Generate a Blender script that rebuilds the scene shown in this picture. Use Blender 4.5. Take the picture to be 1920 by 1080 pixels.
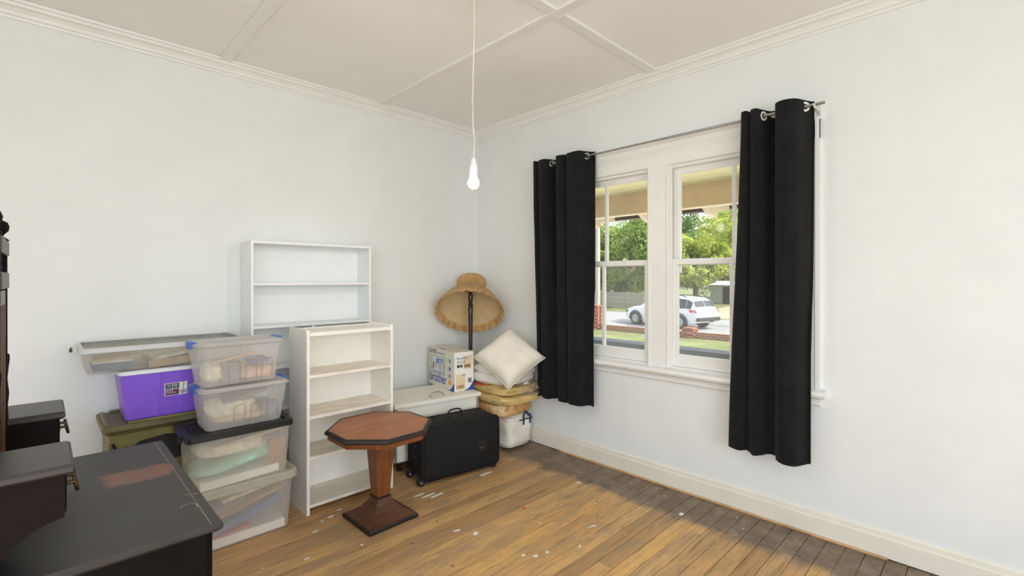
import bpy, bmesh, math, random
from mathutils import Vector, Matrix, noise as mnoise
R = math.radians
random.seed(7)
for o in list(bpy.data.objects): bpy.data.objects.remove(o)
scene = bpy.context.scene
COL = scene.collection

# ------------------------------------------------------------------ camera, world, sun, fill lights, exposure
cam_d = bpy.data.cameras.new('camera'); cam = bpy.data.objects.new('camera', cam_d); COL.objects.link(cam)
cam.location = (-3.2, -3.77, 1.48); cam.rotation_euler = (R(90), 0, R(-44.4))
cam_d.sensor_width = 36; cam_d.lens = 899 / 1920 * 36; cam_d.shift_y = -17 / 1920
cam_d.clip_start = .02; cam_d.clip_end = 300
scene.camera = cam
world = bpy.data.worlds.new('sky_world'); scene.world = world; world.use_nodes = True
wn = world.node_tree; wn.nodes.clear()
sky = wn.nodes.new('ShaderNodeTexSky'); sky.sky_type = 'NISHITA'; sky.sun_disc = False
sky.sun_elevation = R(58); sky.sun_rotation = R(150); sky.air_density = 1.0; sky.dust_density = 1.5
hs = wn.nodes.new('ShaderNodeHueSaturation'); hs.inputs['Saturation'].default_value = .5
bg = wn.nodes.new('ShaderNodeBackground'); bg.inputs[1].default_value = .45
wo = wn.nodes.new('ShaderNodeOutputWorld')
wn.links.new(sky.outputs[0], hs.inputs['Color']); wn.links.new(hs.outputs[0], bg.inputs[0]); wn.links.new(bg.outputs[0], wo.inputs[0])
sd = bpy.data.lights.new('sun', 'SUN'); sd.energy = 6.5; sd.angle = R(.6); sd.color = (1, .95, .86)
so = bpy.data.objects.new('sun', sd); COL.objects.link(so)
so.rotation_euler = Vector((-.2, .85, -1.0)).to_track_quat('-Z', 'Y').to_euler()
def fill_light(name, loc, direction, w, h, power, col=(.785, .905, 1)):
    d = bpy.data.lights.new(name, 'AREA'); d.shape = 'RECTANGLE'; d.size = w; d.size_y = h; d.energy = power; d.color = col
    o = bpy.data.objects.new(name, d); COL.objects.link(o); o.location = loc
    o.rotation_euler = Vector(direction).to_track_quat('-Z', 'Z').to_euler()
# fill lights added in two openings made for them, unseen behind the camera (wall_front, wall_left)
fill_light('fill_front', (-3.5, -6.57, 1.6), (0, 1, .62), 2.8, 2.2, 80)
fill_light('fill_left', (-5.37, -4.3, 1.6), (1, 0, .62), 2.8, 2.2, 42)
vs = scene.view_settings
vs.view_transform = 'Standard'; vs.look = 'None'; vs.gamma = 1; vs.use_curve_mapping = False; vs.exposure = 0.31
scene.cycles.use_denoising = True; scene.cycles.transparent_max_bounces = 24
scene.cycles.max_bounces = 12; scene.cycles.diffuse_bounces = 6

# ------------------------------------------------------------------ materials
def lin(c):
    f = lambda v: v / 12.92 if v <= .04045 else ((v + .055) / 1.055) ** 2.4
    return tuple(f(v / 255) for v in c)
def nodes(name):
    m = bpy.data.materials.new(name); m.use_nodes = True; nt = m.node_tree; nt.nodes.clear()
    out = nt.nodes.new('ShaderNodeOutputMaterial'); return m, nt, out
def nd(nt, t, **kw):
    n = nt.nodes.new(t)
    for k, v in kw.items():
        if k.startswith('i_'):
            key = k[2:]; n.inputs[int(key) if key.isdigit() else key.replace('_', ' ')].default_value = v
        else: setattr(n, k, v)
    return n
def L(nt, a, b): nt.links.new(a, b)
def c4(c): return (*c, 1)
def ramp(nt, fac, stops):
    r = nt.nodes.new('ShaderNodeValToRGB'); e = r.color_ramp.elements
    while len(e) < len(stops): e.new(.5)
    for el, (p, c) in zip(e, stops): el.position = p; el.color = c4(c) if len(c) == 3 else c
    L(nt, fac, r.inputs[0]); return r
def mixc(nt, fac, a, b, mode='MIX'):
    m = nt.nodes.new('ShaderNodeMix'); m.data_type = 'RGBA'; m.blend_type = mode
    for sock, v in ((m.inputs[0], fac), (m.inputs[6], a), (m.inputs[7], b)):
        if hasattr(v, 'is_linked') or hasattr(v, 'links'): L(nt, v, sock)
        else: sock.default_value = v if not isinstance(v, tuple) or len(v) == 4 else c4(v)
    return m.outputs[2]
MATS = {}
def pmat(name, rgb, rough=.5, var=.08, scale=5, stretch=(1, 1, 1), bump=0, bscale=60, metal=0, spec=.5, coat=0, sheen=0):
    if name in MATS: return MATS[name]
    m, nt, out = nodes(name); c = lin(rgb)
    p = nd(nt, 'ShaderNodeBsdfPrincipled', i_Roughness=rough, i_Metallic=metal)
    p.inputs['Specular IOR Level'].default_value = spec; p.inputs['Coat Weight'].default_value = coat
    p.inputs['Sheen Weight'].default_value = sheen
    tc = nd(nt, 'ShaderNodeTexCoord'); mp = nd(nt, 'ShaderNodeMapping'); mp.inputs['Scale'].default_value = stretch
    L(nt, tc.outputs['Object'], mp.inputs[0])
    n = nd(nt, 'ShaderNodeTexNoise', i_Scale=scale, i_Detail=6.0, i_Roughness=.6); L(nt, mp.outputs[0], n.inputs['Vector'])
    lo = tuple(max(0, v * (1 - 2.2 * var)) for v in c); hi = tuple(min(1, v * (1 + 2.2 * var)) for v in c)
    r = ramp(nt, n.outputs[0], [(.3, lo), (.7, hi)]); L(nt, r.outputs[0], p.inputs['Base Color'])
    if bump:
        n2 = nd(nt, 'ShaderNodeTexNoise', i_Scale=bscale, i_Detail=3.0); L(nt, mp.outputs[0], n2.inputs['Vector'])
        b = nd(nt, 'ShaderNodeBump', i_Strength=bump, i_Distance=.01); L(nt, n2.outputs[0], b.inputs['Height']); L(nt, b.outputs[0], p.inputs['Normal'])
    L(nt, p.outputs[0], out.inputs[0]); MATS[name] = m; return m
def frosted(name, rgb, alpha, gloss=.06, rough=.25):
    m, nt, out = nodes(name); c = c4(lin(rgb))
    t = nd(nt, 'ShaderNodeBsdfTransparent'); d = nd(nt, 'ShaderNodeBsdfDiffuse', i_Color=c); tr = nd(nt, 'ShaderNodeBsdfTranslucent', i_Color=c)
    g = nd(nt, 'ShaderNodeBsdfGlossy', i_Roughness=rough)
    n = nd(nt, 'ShaderNodeTexNoise', i_Scale=9.0, i_Detail=4.0)
    tc = nd(nt, 'ShaderNodeTexCoord'); L(nt, tc.outputs['Object'], n.inputs['Vector'])
    mr = nd(nt, 'ShaderNodeMapRange', i_3=alpha * .8, i_4=min(1, alpha * 1.2)); L(nt, n.outputs[0], mr.inputs[0])
    a = nd(nt, 'ShaderNodeMixShader', i_0=.35); L(nt, d.outputs[0], a.inputs[1]); L(nt, tr.outputs[0], a.inputs[2])
    b = nd(nt, 'ShaderNodeMixShader'); L(nt, mr.outputs[0], b.inputs[0]); L(nt, t.outputs[0], b.inputs[1]); L(nt, a.outputs[0], b.inputs[2])
    f = nd(nt, 'ShaderNodeMixShader', i_0=gloss); L(nt, b.outputs[0], f.inputs[1]); L(nt, g.outputs[0], f.inputs[2])
    L(nt, f.outputs[0], out.inputs[0]); return m
def emission(name, rgb, s):
    m, nt, out = nodes(name); e = nd(nt, 'ShaderNodeEmission', i_Color=c4(lin(rgb)), i_Strength=s); L(nt, e.outputs[0], out.inputs[0]); return m
def leafmat(name, rgb, rgb2):
    m, nt, out = nodes(name)
    g = nd(nt, 'ShaderNodeNewGeometry'); n = nd(nt, 'ShaderNodeTexNoise', i_Scale=.9, i_Detail=3.0); L(nt, g.outputs['Position'], n.inputs['Vector'])
    r = ramp(nt, n.outputs[0], [(.35, lin(rgb2)), (.65, lin(rgb))])
    d = nd(nt, 'ShaderNodeBsdfDiffuse'); t = nd(nt, 'ShaderNodeBsdfTranslucent'); L(nt, r.outputs[0], d.inputs[0]); L(nt, r.outputs[0], t.inputs[0])
    a = nd(nt, 'ShaderNodeMixShader', i_0=.45); L(nt, d.outputs[0], a.inputs[1]); L(nt, t.outputs[0], a.inputs[2]); L(nt, a.outputs[0], out.inputs[0]); return m
def glassmat(name, haze):
    m, nt, out = nodes(name)
    t = nd(nt, 'ShaderNodeBsdfTransparent', i_Color=(.97, .98, .97, 1)); g = nd(nt, 'ShaderNodeBsdfGlossy', i_Roughness=.08)
    d = nd(nt, 'ShaderNodeBsdfDiffuse', i_Color=(.8, .8, .78, 1)); n = nd(nt, 'ShaderNodeTexNoise', i_Scale=3.0)
    mr = nd(nt, 'ShaderNodeMapRange', i_3=haze * .6, i_4=haze * 1.4); L(nt, n.outputs[0], mr.inputs[0])
    a = nd(nt, 'ShaderNodeMixShader'); L(nt, mr.outputs[0], a.inputs[0]); L(nt, t.outputs[0], a.inputs[1]); L(nt, d.outputs[0], a.inputs[2])
    f = nd(nt, 'ShaderNodeFresnel', i_IOR=1.3); b = nd(nt, 'ShaderNodeMixShader'); fm = nd(nt, 'ShaderNodeMath', operation='MULTIPLY', i_1=.1); L(nt, f.outputs[0], fm.inputs[0])
    L(nt, fm.outputs[0], b.inputs[0]); L(nt, a.outputs[0], b.inputs[1]); L(nt, g.outputs[0], b.inputs[2]); L(nt, b.outputs[0], out.inputs[0]); return m
def floor_mat():
    m, nt, out = nodes('old_pine_boards'); p = nd(nt, 'ShaderNodeBsdfPrincipled', i_Roughness=.5)
    oi = nd(nt, 'ShaderNodeObjectInfo'); g = nd(nt, 'ShaderNodeNewGeometry')
    base = ramp(nt, oi.outputs['Random'], [(0, lin((178, 138, 92))), (.2, lin((222, 178, 118))), (.4, lin((184, 144, 98))), (.6, lin((228, 182, 118))), (.8, lin((198, 154, 102))), (1, lin((240, 192, 114)))])
    # grain, offset for each board
    mul = nd(nt, 'ShaderNodeMath', operation='MULTIPLY', i_1=37.0); L(nt, oi.outputs['Random'], mul.inputs[0])
    cmb = nd(nt, 'ShaderNodeCombineXYZ'); L(nt, mul.outputs[0], cmb.inputs[2])
    add = nd(nt, 'ShaderNodeVectorMath', operation='ADD'); L(nt, g.outputs['Position'], add.inputs[0]); L(nt, cmb.outputs[0], add.inputs[1])
    mp = nd(nt, 'ShaderNodeMapping'); mp.inputs['Scale'].default_value = (1.6, 26, 1); L(nt, add.outputs[0], mp.inputs[0])
    gr = nd(nt, 'ShaderNodeTexNoise', i_Scale=2.0, i_Detail=7.0, i_Roughness=.65, i_Distortion=.6); L(nt, mp.outputs[0], gr.inputs['Vector'])
    grr = ramp(nt, gr.outputs[0], [(.32, (.50, .47, .45)), (.48, (.98, .98, .98)), (.75, (1.12, 1.1, 1.08))])
    col = mixc(nt, 1.0, base.outputs[0], grr.outputs[0], 'MULTIPLY')
    # scuffed, dirty areas
    du = nd(nt, 'ShaderNodeTexNoise', i_Scale=3.4, i_Detail=9.0, i_Roughness=.75); dm = nd(nt, 'ShaderNodeMapping'); dm.inputs['Scale'].default_value = (1, 2.6, 1); L(nt, add.outputs[0], dm.inputs[0]); L(nt, dm.outputs[0], du.inputs['Vector'])
    dr = ramp(nt, du.outputs[0], [(.44, (0, 0, 0)), (.70, (.8, .8, .8))])
    col = mixc(nt, dr.outputs[0], col, lin((150, 130, 106)))
    # dark unvarnished border along the window wall
    sx = nd(nt, 'ShaderNodeSeparateXYZ'); L(nt, g.outputs['Position'], sx.inputs[0])
    bn = nd(nt, 'ShaderNodeTexNoise', i_Scale=5.0, i_Detail=5.0, i_Roughness=.65); L(nt, g.outputs['Position'], bn.inputs['Vector'])
    ma = nd(nt, 'ShaderNodeMath', operation='MULTIPLY_ADD', i_1=.30, i_2=-.15); L(nt, bn.outputs[0], ma.inputs[0])
    ad = nd(nt, 'ShaderNodeMath', operation='ADD'); L(nt, sx.outputs[0], ad.inputs[0]); L(nt, ma.outputs[0], ad.inputs[1])
    br = nd(nt, 'ShaderNodeMapRange', i_1=-.43, i_2=-.35); L(nt, ad.outputs[0], br.inputs[0])
    bn2 = nd(nt, 'ShaderNodeTexNoise', i_Scale=7.0, i_Detail=8.0, i_Roughness=.7); L(nt, g.outputs['Position'], bn2.inputs['Vector'])
    dk = ramp(nt, bn2.outputs[0], [(.3, lin((78, 66, 56))), (.5, lin((112, 97, 84))), (.72, lin((150, 136, 120)))])
    bf = nd(nt, 'ShaderNodeMath', operation='MULTIPLY', i_1=.9); L(nt, br.outputs[0], bf.inputs[0])
    col = mixc(nt, bf.outputs[0], col, dk.outputs[0])
    # nail holes and knots
    vo = nd(nt, 'ShaderNodeTexVoronoi', i_Scale=5.5); L(nt, g.outputs['Position'], vo.inputs['Vector'])
    vr = ramp(nt, vo.outputs['Distance'], [(.035, (.75, .75, .75)), (.06, (0, 0, 0))]); col = mixc(nt, vr.outputs[0], col, lin((70, 52, 38)))
    # paint specks
    vp = nd(nt, 'ShaderNodeTexVoronoi', i_Scale=16.0); L(nt, g.outputs['Position'], vp.inputs['Vector'])
    vn = nd(nt, 'ShaderNodeTexNoise', i_Scale=3.1, i_Detail=2.0); L(nt, g.outputs['Position'], vn.inputs['Vector'])
    vm = nd(nt, 'ShaderNodeMapRange', i_1=.40, i_2=.75, i_3=.0, i_4=.15); L(nt, vn.outputs[0], vm.inputs[0])
    lt = nd(nt, 'ShaderNodeMath', operation='LESS_THAN'); L(nt, vp.outputs['Distance'], lt.inputs[0]); L(nt, vm.outputs[0], lt.inputs[1])
    col = mixc(nt, lt.outputs[0], col, lin((222, 214, 200)))
    L(nt, col, p.inputs['Base Color'])
    b = nd(nt, 'ShaderNodeBump', i_Strength=.25, i_Distance=.004); L(nt, gr.outputs[0], b.inputs['Height']); L(nt, b.outputs[0], p.inputs['Normal'])
    L(nt, p.outputs[0], out.inputs[0]); return m
def worn_top_mat(name, base, patch, centre, size, rough=.36):
    """dark polish with one rubbed patch of its own shape (object coordinates)"""
    m, nt, out = nodes(name); p = nd(nt, 'ShaderNodeBsdfPrincipled', i_Roughness=rough)
    tc = nd(nt, 'ShaderNodeTexCoord'); mp = nd(nt, 'ShaderNodeMapping')
    mp.inputs['Location'].default_value = (-centre[0] / size[0], -centre[1] / size[1], 0); mp.inputs['Scale'].default_value = (1 / size[0], 1 / size[1], 0)
    L(nt, tc.outputs['Object'], mp.inputs[0])
    ab = nd(nt, 'ShaderNodeVectorMath', operation='ABSOLUTE'); L(nt, mp.outputs[0], ab.inputs[0]); sx = nd(nt, 'ShaderNodeSeparateXYZ'); L(nt, ab.outputs[0], sx.inputs[0])
    ln = nd(nt, 'ShaderNodeMath', operation='SMOOTH_MAX', i_2=.35); L(nt, sx.outputs[0], ln.inputs[0]); L(nt, sx.outputs[1], ln.inputs[1])
    n = nd(nt, 'ShaderNodeTexNoise', i_Scale=14.0, i_Detail=7.0, i_Roughness=.7); L(nt, tc.outputs['Object'], n.inputs['Vector'])
    ad = nd(nt, 'ShaderNodeMath', operation='MULTIPLY_ADD', i_1=1.3, i_2=-.62); L(nt, n.outputs[0], ad.inputs[0])
    sm = nd(nt, 'ShaderNodeMath', operation='ADD'); L(nt, ln.outputs[0], sm.inputs[0]); L(nt, ad.outputs[0], sm.inputs[1])
    fr = ramp(nt, sm.outputs[0], [(.80, (.95, .95, .95)), (1.08, (0, 0, 0))])
    n2 = nd(nt, 'ShaderNodeTexNoise', i_Scale=5.0, i_Detail=5.0); L(nt, tc.outputs['Object'], n2.inputs['Vector'])
    bc = ramp(nt, n2.outputs[0], [(.35, lin(base)), (.75, lin(tuple(min(255, v + 14) for v in base)))])
    col = mixc(nt, fr.outputs[0], bc.outputs[0], lin(patch))
    n3 = nd(nt, 'ShaderNodeTexVoronoi', i_Scale=30.0); L(nt, tc.outputs['Object'], n3.inputs['Vector'])
    sp = ramp(nt, n3.outputs['Distance'], [(.03, (.5, .5, .5)), (.045, (0, 0, 0))]); col = mixc(nt, sp.outputs[0], col, lin((150, 120, 95)))
    L(nt, col, p.inputs['Base Color'])
    rr = nd(nt, 'ShaderNodeMapRange', i_3=rough - .08, i_4=rough + .14); L(nt, n2.outputs[0], rr.inputs[0]); L(nt, rr.outputs[0], p.inputs['Roughness'])
    L(nt, p.outputs[0], out.inputs[0]); return m
def grain_mat(name, dark, light, rough=.4, axis='x', scale=3, stretch=14, coat=.2):
    m, nt, out = nodes(name); p = nd(nt, 'ShaderNodeBsdfPrincipled', i_Roughness=rough); p.inputs['Specular IOR Level'].default_value = .4 if coat else .12; p.inputs['Coat Weight'].default_value = coat
    p.inputs['Coat Roughness'].default_value = .25
    tc = nd(nt, 'ShaderNodeTexCoord'); mp = nd(nt, 'ShaderNodeMapping')
    s = [stretch] * 3; s['xyz'.index(axis)] = 1; mp.inputs['Scale'].default_value = s; L(nt, tc.outputs['Object'], mp.inputs[0])
    n = nd(nt, 'ShaderNodeTexNoise', i_Scale=scale, i_Detail=8.0, i_Roughness=.62, i_Distortion=.8); L(nt, mp.outputs[0], n.inputs['Vector'])
    r = ramp(nt, n.outputs[0], [(.3, lin(dark)), (.7, lin(light))]); L(nt, r.outputs[0], p.inputs['Base Color']); L(nt, p.outputs[0], out.inputs[0]); return m

def patch_mat():
    m, nt, out = nodes('orange_patchwork'); p = nd(nt, 'ShaderNodeBsdfPrincipled', i_Roughness=.65); tc = nd(nt, 'ShaderNodeTexCoord')
    v = nd(nt, 'ShaderNodeTexVoronoi', i_Scale=13.0); v.distance = 'CHEBYCHEV'; L(nt, tc.outputs['Object'], v.inputs['Vector'])
    sp = nd(nt, 'ShaderNodeSeparateColor'); L(nt, v.outputs['Color'], sp.inputs[0])
    r = ramp(nt, sp.outputs[0], [(0, lin((226, 178, 112))), (.3, lin((200, 142, 78))), (.55, lin((232, 200, 148))), (.8, lin((214, 150, 80))), (1, lin((236, 214, 172)))])
    n = nd(nt, 'ShaderNodeTexNoise', i_Scale=30.0, i_Detail=3.0, i_Distortion=2.0); L(nt, tc.outputs['Object'], n.inputs['Vector'])
    w_ = ramp(nt, n.outputs[0], [(.42, (.80, .72, .62)), (.55, (1.05, 1.03, 1.0))]); c = mixc(nt, 1.0, r.outputs[0], w_.outputs[0], 'MULTIPLY')
    L(nt, c, p.inputs['Base Color']); L(nt, p.outputs[0], out.inputs[0]); return m
def gap_mat():
    m, nt, out = nodes('dusty_gap'); d = nd(nt, 'ShaderNodeBsdfDiffuse'); g = nd(nt, 'ShaderNodeNewGeometry')
    n = nd(nt, 'ShaderNodeTexNoise', i_Scale=2.6, i_Detail=5.0); L(nt, g.outputs['Position'], n.inputs['Vector'])
    r = ramp(nt, n.outputs[0], [(.50, lin((38, 28, 22))), (.58, lin((206, 196, 182)))]); L(nt, r.outputs[0], d.inputs[0]); L(nt, d.outputs[0], out.inputs[0]); return m
M = dict(
    wall=pmat('wall_paint', (231, 232, 229), .75, .012, 2.5, bump=.05, bscale=120),
    ceil=pmat('ceiling_sheet_paint', (241, 240, 237), .8, .015, 1.2, bump=.06, bscale=6),
    trim=pmat('white_trim_gloss', (236, 234, 229), .38, .012, 6),
    base=pmat('cream_skirting_paint', (232, 226, 212), .4, .02, 5),
    subfloor=gap_mat(),
    bead=pmat('raw_pine_bead', (205, 163, 112), .6, .12, 5, (1, 1, 1)),
    black=pmat('black_curtain', (40, 40, 41), .85, .12, 8, bump=.15, bscale=260, spec=.25, sheen=.15),
    steel=pmat('brushed_steel', (176, 176, 174), .32, .05, 20, metal=1), whitering=pmat('white_plastic_ring', (232, 231, 228), .35, .02),
    flex=pmat('cream_flex', (238, 228, 208), .6, .03), bulb=emission('lit_bulb', (255, 246, 236), 210.0), brass=pmat('brass', (190, 130, 70), .35, .08, metal=1),
    bcA=pmat('white_melamine', (238, 239, 238), .42, .012, 4), bcB=pmat('cream_white_paint', (242, 238, 230), .5, .02, 6),
    bcBshelf=pmat('worn_shelf_paint', (236, 228, 214), .55, .06, 7, (1, 3, 1)),
    chest=pmat('ivory_laminate', (236, 231, 219), .4, .015), alu=pmat('aluminium_edge', (172, 174, 176), .4, .05, metal=.8),
    blackfab=pmat('black_nylon', (17, 17, 18), .7, .15, 10, bump=.25, bscale=180, spec=.35), blackplastic=pmat('black_plastic', (26, 26, 28), .4, .08),
    dress=grain_mat('black_brown_polish', (11, 9, 8), (18, 15, 13), .6, 'y', 3, 10, 0),
    mahog=grain_mat('dark_red_polish', (17, 10, 8), (29, 18, 14), .6, 'x', 3, 10, 0),
    framewood=grain_mat('mirror_frame_wood', (70, 42, 24), (112, 70, 40), .4, 'z', 3, 12), bronze=pmat('old_bronze', (92, 76, 56), .45, .2, 30, metal=.85),
    veneer=grain_mat('walnut_veneer', (138, 78, 40), (184, 114, 62), .42, 'x', 2.2, 6, .1), column=grain_mat('walnut_column', (96, 52, 24), (136, 80, 40), .35, 'z', 3, 14, .25),
    tbase=grain_mat('dark_walnut_base', (72, 42, 26), (104, 64, 42), .36, 'x', 3, 8, .25),
    ebony=pmat('ebonised_edge', (34, 25, 21), .45, .25, 20),
    green=pmat('olive_gilt_paint', (112, 106, 56), .42, .16, 7, bump=.1, bscale=30), greendark=pmat('olive_shelf', (98, 92, 58), .45, .14, 5, (1, 6, 1)), darkcut=pmat('dark_fretwork', (24, 20, 18), .6, .1),
    purple=pmat('purple_plastic', (136, 92, 216), .36, .03, 3), whitepl=pmat('white_plastic', (236, 236, 238), .36, .01),
    clear=frosted('clear_tub_plastic', (254, 253, 250), .25), clear2=frosted('milky_tub_plastic', (250, 246, 238), .25), flatclear=frosted('smoky_clear_plastic', (222, 222, 214), .24),
    ribclear=frosted('tan_tinted_rib', (216, 200, 178), .5), lidpolish=pmat('sheen_black_polish', (52, 48, 45), .40, .12, 9, (1, 5, 1)),  # lid and crest rail polish: base colour lightened to stand for sheen
    flatlid=frosted('grey_clear_lid', (190, 190, 182), .42), rimclear=frosted('clear_rim_plastic', (240, 239, 236), .62), rimcream=frosted('cream_lid_plastic', (226, 223, 205), .75), bluepl=pmat('blue_plastic', (58, 104, 196), .4, .05), greypl=pmat('silver_grey_plastic', (200, 200, 200), .35, .04),
    paper=pmat('white_paper', (238, 234, 226), .7, .04), tan=pmat('tan_card', (206, 172, 130), .7, .12, 8), brownc=pmat('brown_card', (170, 124, 88), .7, .1), yellow=pmat('yellow_card', (226, 176, 70), .6, .06),
    mint=pmat('mint_cloth', (168, 216, 198), .85, .06), bluef=pmat('blue_folder', (72, 96, 150), .5, .1), navy=pmat('navy_web', (34, 46, 78), .7, .1), lace=pmat('cream_lace', (234, 222, 196), .85, .12, 30, bump=.4, bscale=40),
    greycl=pmat('grey_cloth', (124, 122, 124), .8, .15), peach=pmat('peach_cloth', (232, 186, 156), .8, .1), red=pmat('red_card', (196, 60, 48), .6, .1), slate=pmat('slate_blue_cloth', (100, 112, 140), .8, .12),
    box=pmat('printed_carton', (226, 219, 206), .55, .03, 6), boxwhite=pmat('white_carton_end', (240, 238, 234), .5, .015), inkblue=pmat('ink_blue', (38, 72, 160), .5, .04), inkblack=pmat('ink_black', (44, 42, 42), .6, .05),
    inkgrey=pmat('ink_grey', (168, 172, 178), .5, .05), inkpale=pmat('ink_pale_grey', (206, 212, 218), .5, .03), inkgreen=pmat('ink_olive_lattice', (190, 194, 164), .5, .16, 30), inkmid=pmat('ink_mid_blue', (98, 134, 196), .5, .05),
    inkorange=pmat('ink_orange', (236, 162, 62), .5, .06), sticker=pmat('yellowed_tape', (226, 206, 168), .5, .06), inkpurple=pmat('ink_plum', (112, 36, 92), .5, .05), inknavy=pmat('ink_navy', (40, 42, 92), .5, .05), inkdgrey=pmat('ink_dark_grey', (84, 88, 90), .5, .05), inkyellow=pmat('ink_yellow', (238, 200, 40), .5, .05),
    lampwood=pmat('turned_dark_wood', (52, 31, 22), .35, .2, 14, (1, 1, .2), coat=.3), shade=pmat('ochre_shade_silk', (226, 190, 130), .8, .08, 16, sheen=.2), lining=pmat('pale_shade_lining', (250, 228, 182), .8, .03, 12),
    glassbulb=frosted('clear_bulb', (235, 235, 235), .15, .3, .05),
    pillow=pmat('cream_cotton', (234, 226, 211), .9, .03, 6, bump=.12, bscale=30), pillow2=pmat('white_cotton', (230, 225, 216), .9, .04, 6, bump=.15, bscale=24), yquilt=pmat('mustard_satin', (214, 184, 120), .6, .09, 6, bump=.3, bscale=18),
    oquilt=patch_mat(), bagw=pmat('white_woven_bag', (232, 226, 214), .6, .05, 6, bump=.25, bscale=20), plast=frosted('thin_clear_plastic', (240, 236, 226), .16, .22, .12),
    rosycloth=pmat('rust_cloth', (196, 96, 60), .8, .1), mirror=pmat('mirror_silver', (220, 222, 222), .03, .0, metal=1),
    tanpaint=pmat('tan_beam_paint', (214, 188, 152), .6, .05, 3), lining_v=pmat('pale_olive_lining', (240, 236, 190), .65, .06, 3), raft=pmat('cream_rafter', (222, 208, 178), .6, .05), gutter=pmat('dark_gutter', (88, 74, 62), .6, .1),
    cap=pmat('slate_coping', (84, 90, 104), .6, .1, 4), vinner=pmat('brown_render', (78, 64, 52), .8, .12), vfloor=pmat('verandah_boards', (224, 216, 200), .7, .06),
    bounce=pmat('pale_bounce_surface', (222, 214, 200), .9, .05, 2),
    lawn=pmat('lawn_grass', (104, 110, 60), .95, .16, 1.1), road=pmat('asphalt', (140, 139, 138), .9, .05, 2), gravel=pmat('pink_gravel', (164, 142, 118), .95, .08, 3), brick=pmat('red_brick', (146, 94, 70), .85, .14, 8), mortar=pmat('mortar', (186, 170, 152), .9, .06),
    carw=pmat('white_car_paint', (212, 213, 215), .22, .01, coat=.4), carglass=pmat('tinted_car_glass', (52, 56, 60), .08, .05), tyre=pmat('tyre_rubber', (38, 38, 39), .8, .08), rim=pmat('alloy_rim', (150, 150, 152), .35, .1, metal=.6), tail=pmat('red_tail_lamp', (206, 44, 40), .25, .08), carblack=pmat('car_black_trim', (46, 46, 48), .5, .08),
    pole=pmat('weathered_pole', (170, 160, 146), .85, .08, 4, (6, 6, .4)), trunk=pmat('tree_bark', (104, 88, 70), .9, .2, 6), leaf1=leafmat('leaf_green', (170, 188, 104), (100, 124, 58)), leaf2=leafmat('leaf_yellow_green', (200, 206, 112), (138, 156, 68)), leaf3=leafmat('leaf_dark_green', (132, 154, 90), (76, 100, 52)),
    shedm=pmat('white_shed_sheet', (200, 202, 202), .6, .03), shedroof=pmat('shed_roof', (206, 206, 204), .6, .05), fencewire=pmat('grey_paling', (150, 143, 128), .85, .12, 4),
    glass_u=glassmat('window_glass', .03), glass_l=glassmat('screened_glass', .10), floor=floor_mat(),
    scratch=pmat('worn_scratch', (168, 150, 128), .6, .3, 40),
    flake=pmat('paint_flake', (236, 232, 224), .6, .03), redbit=pmat('red_scrap', (214, 70, 44), .6, .05),
)

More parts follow.
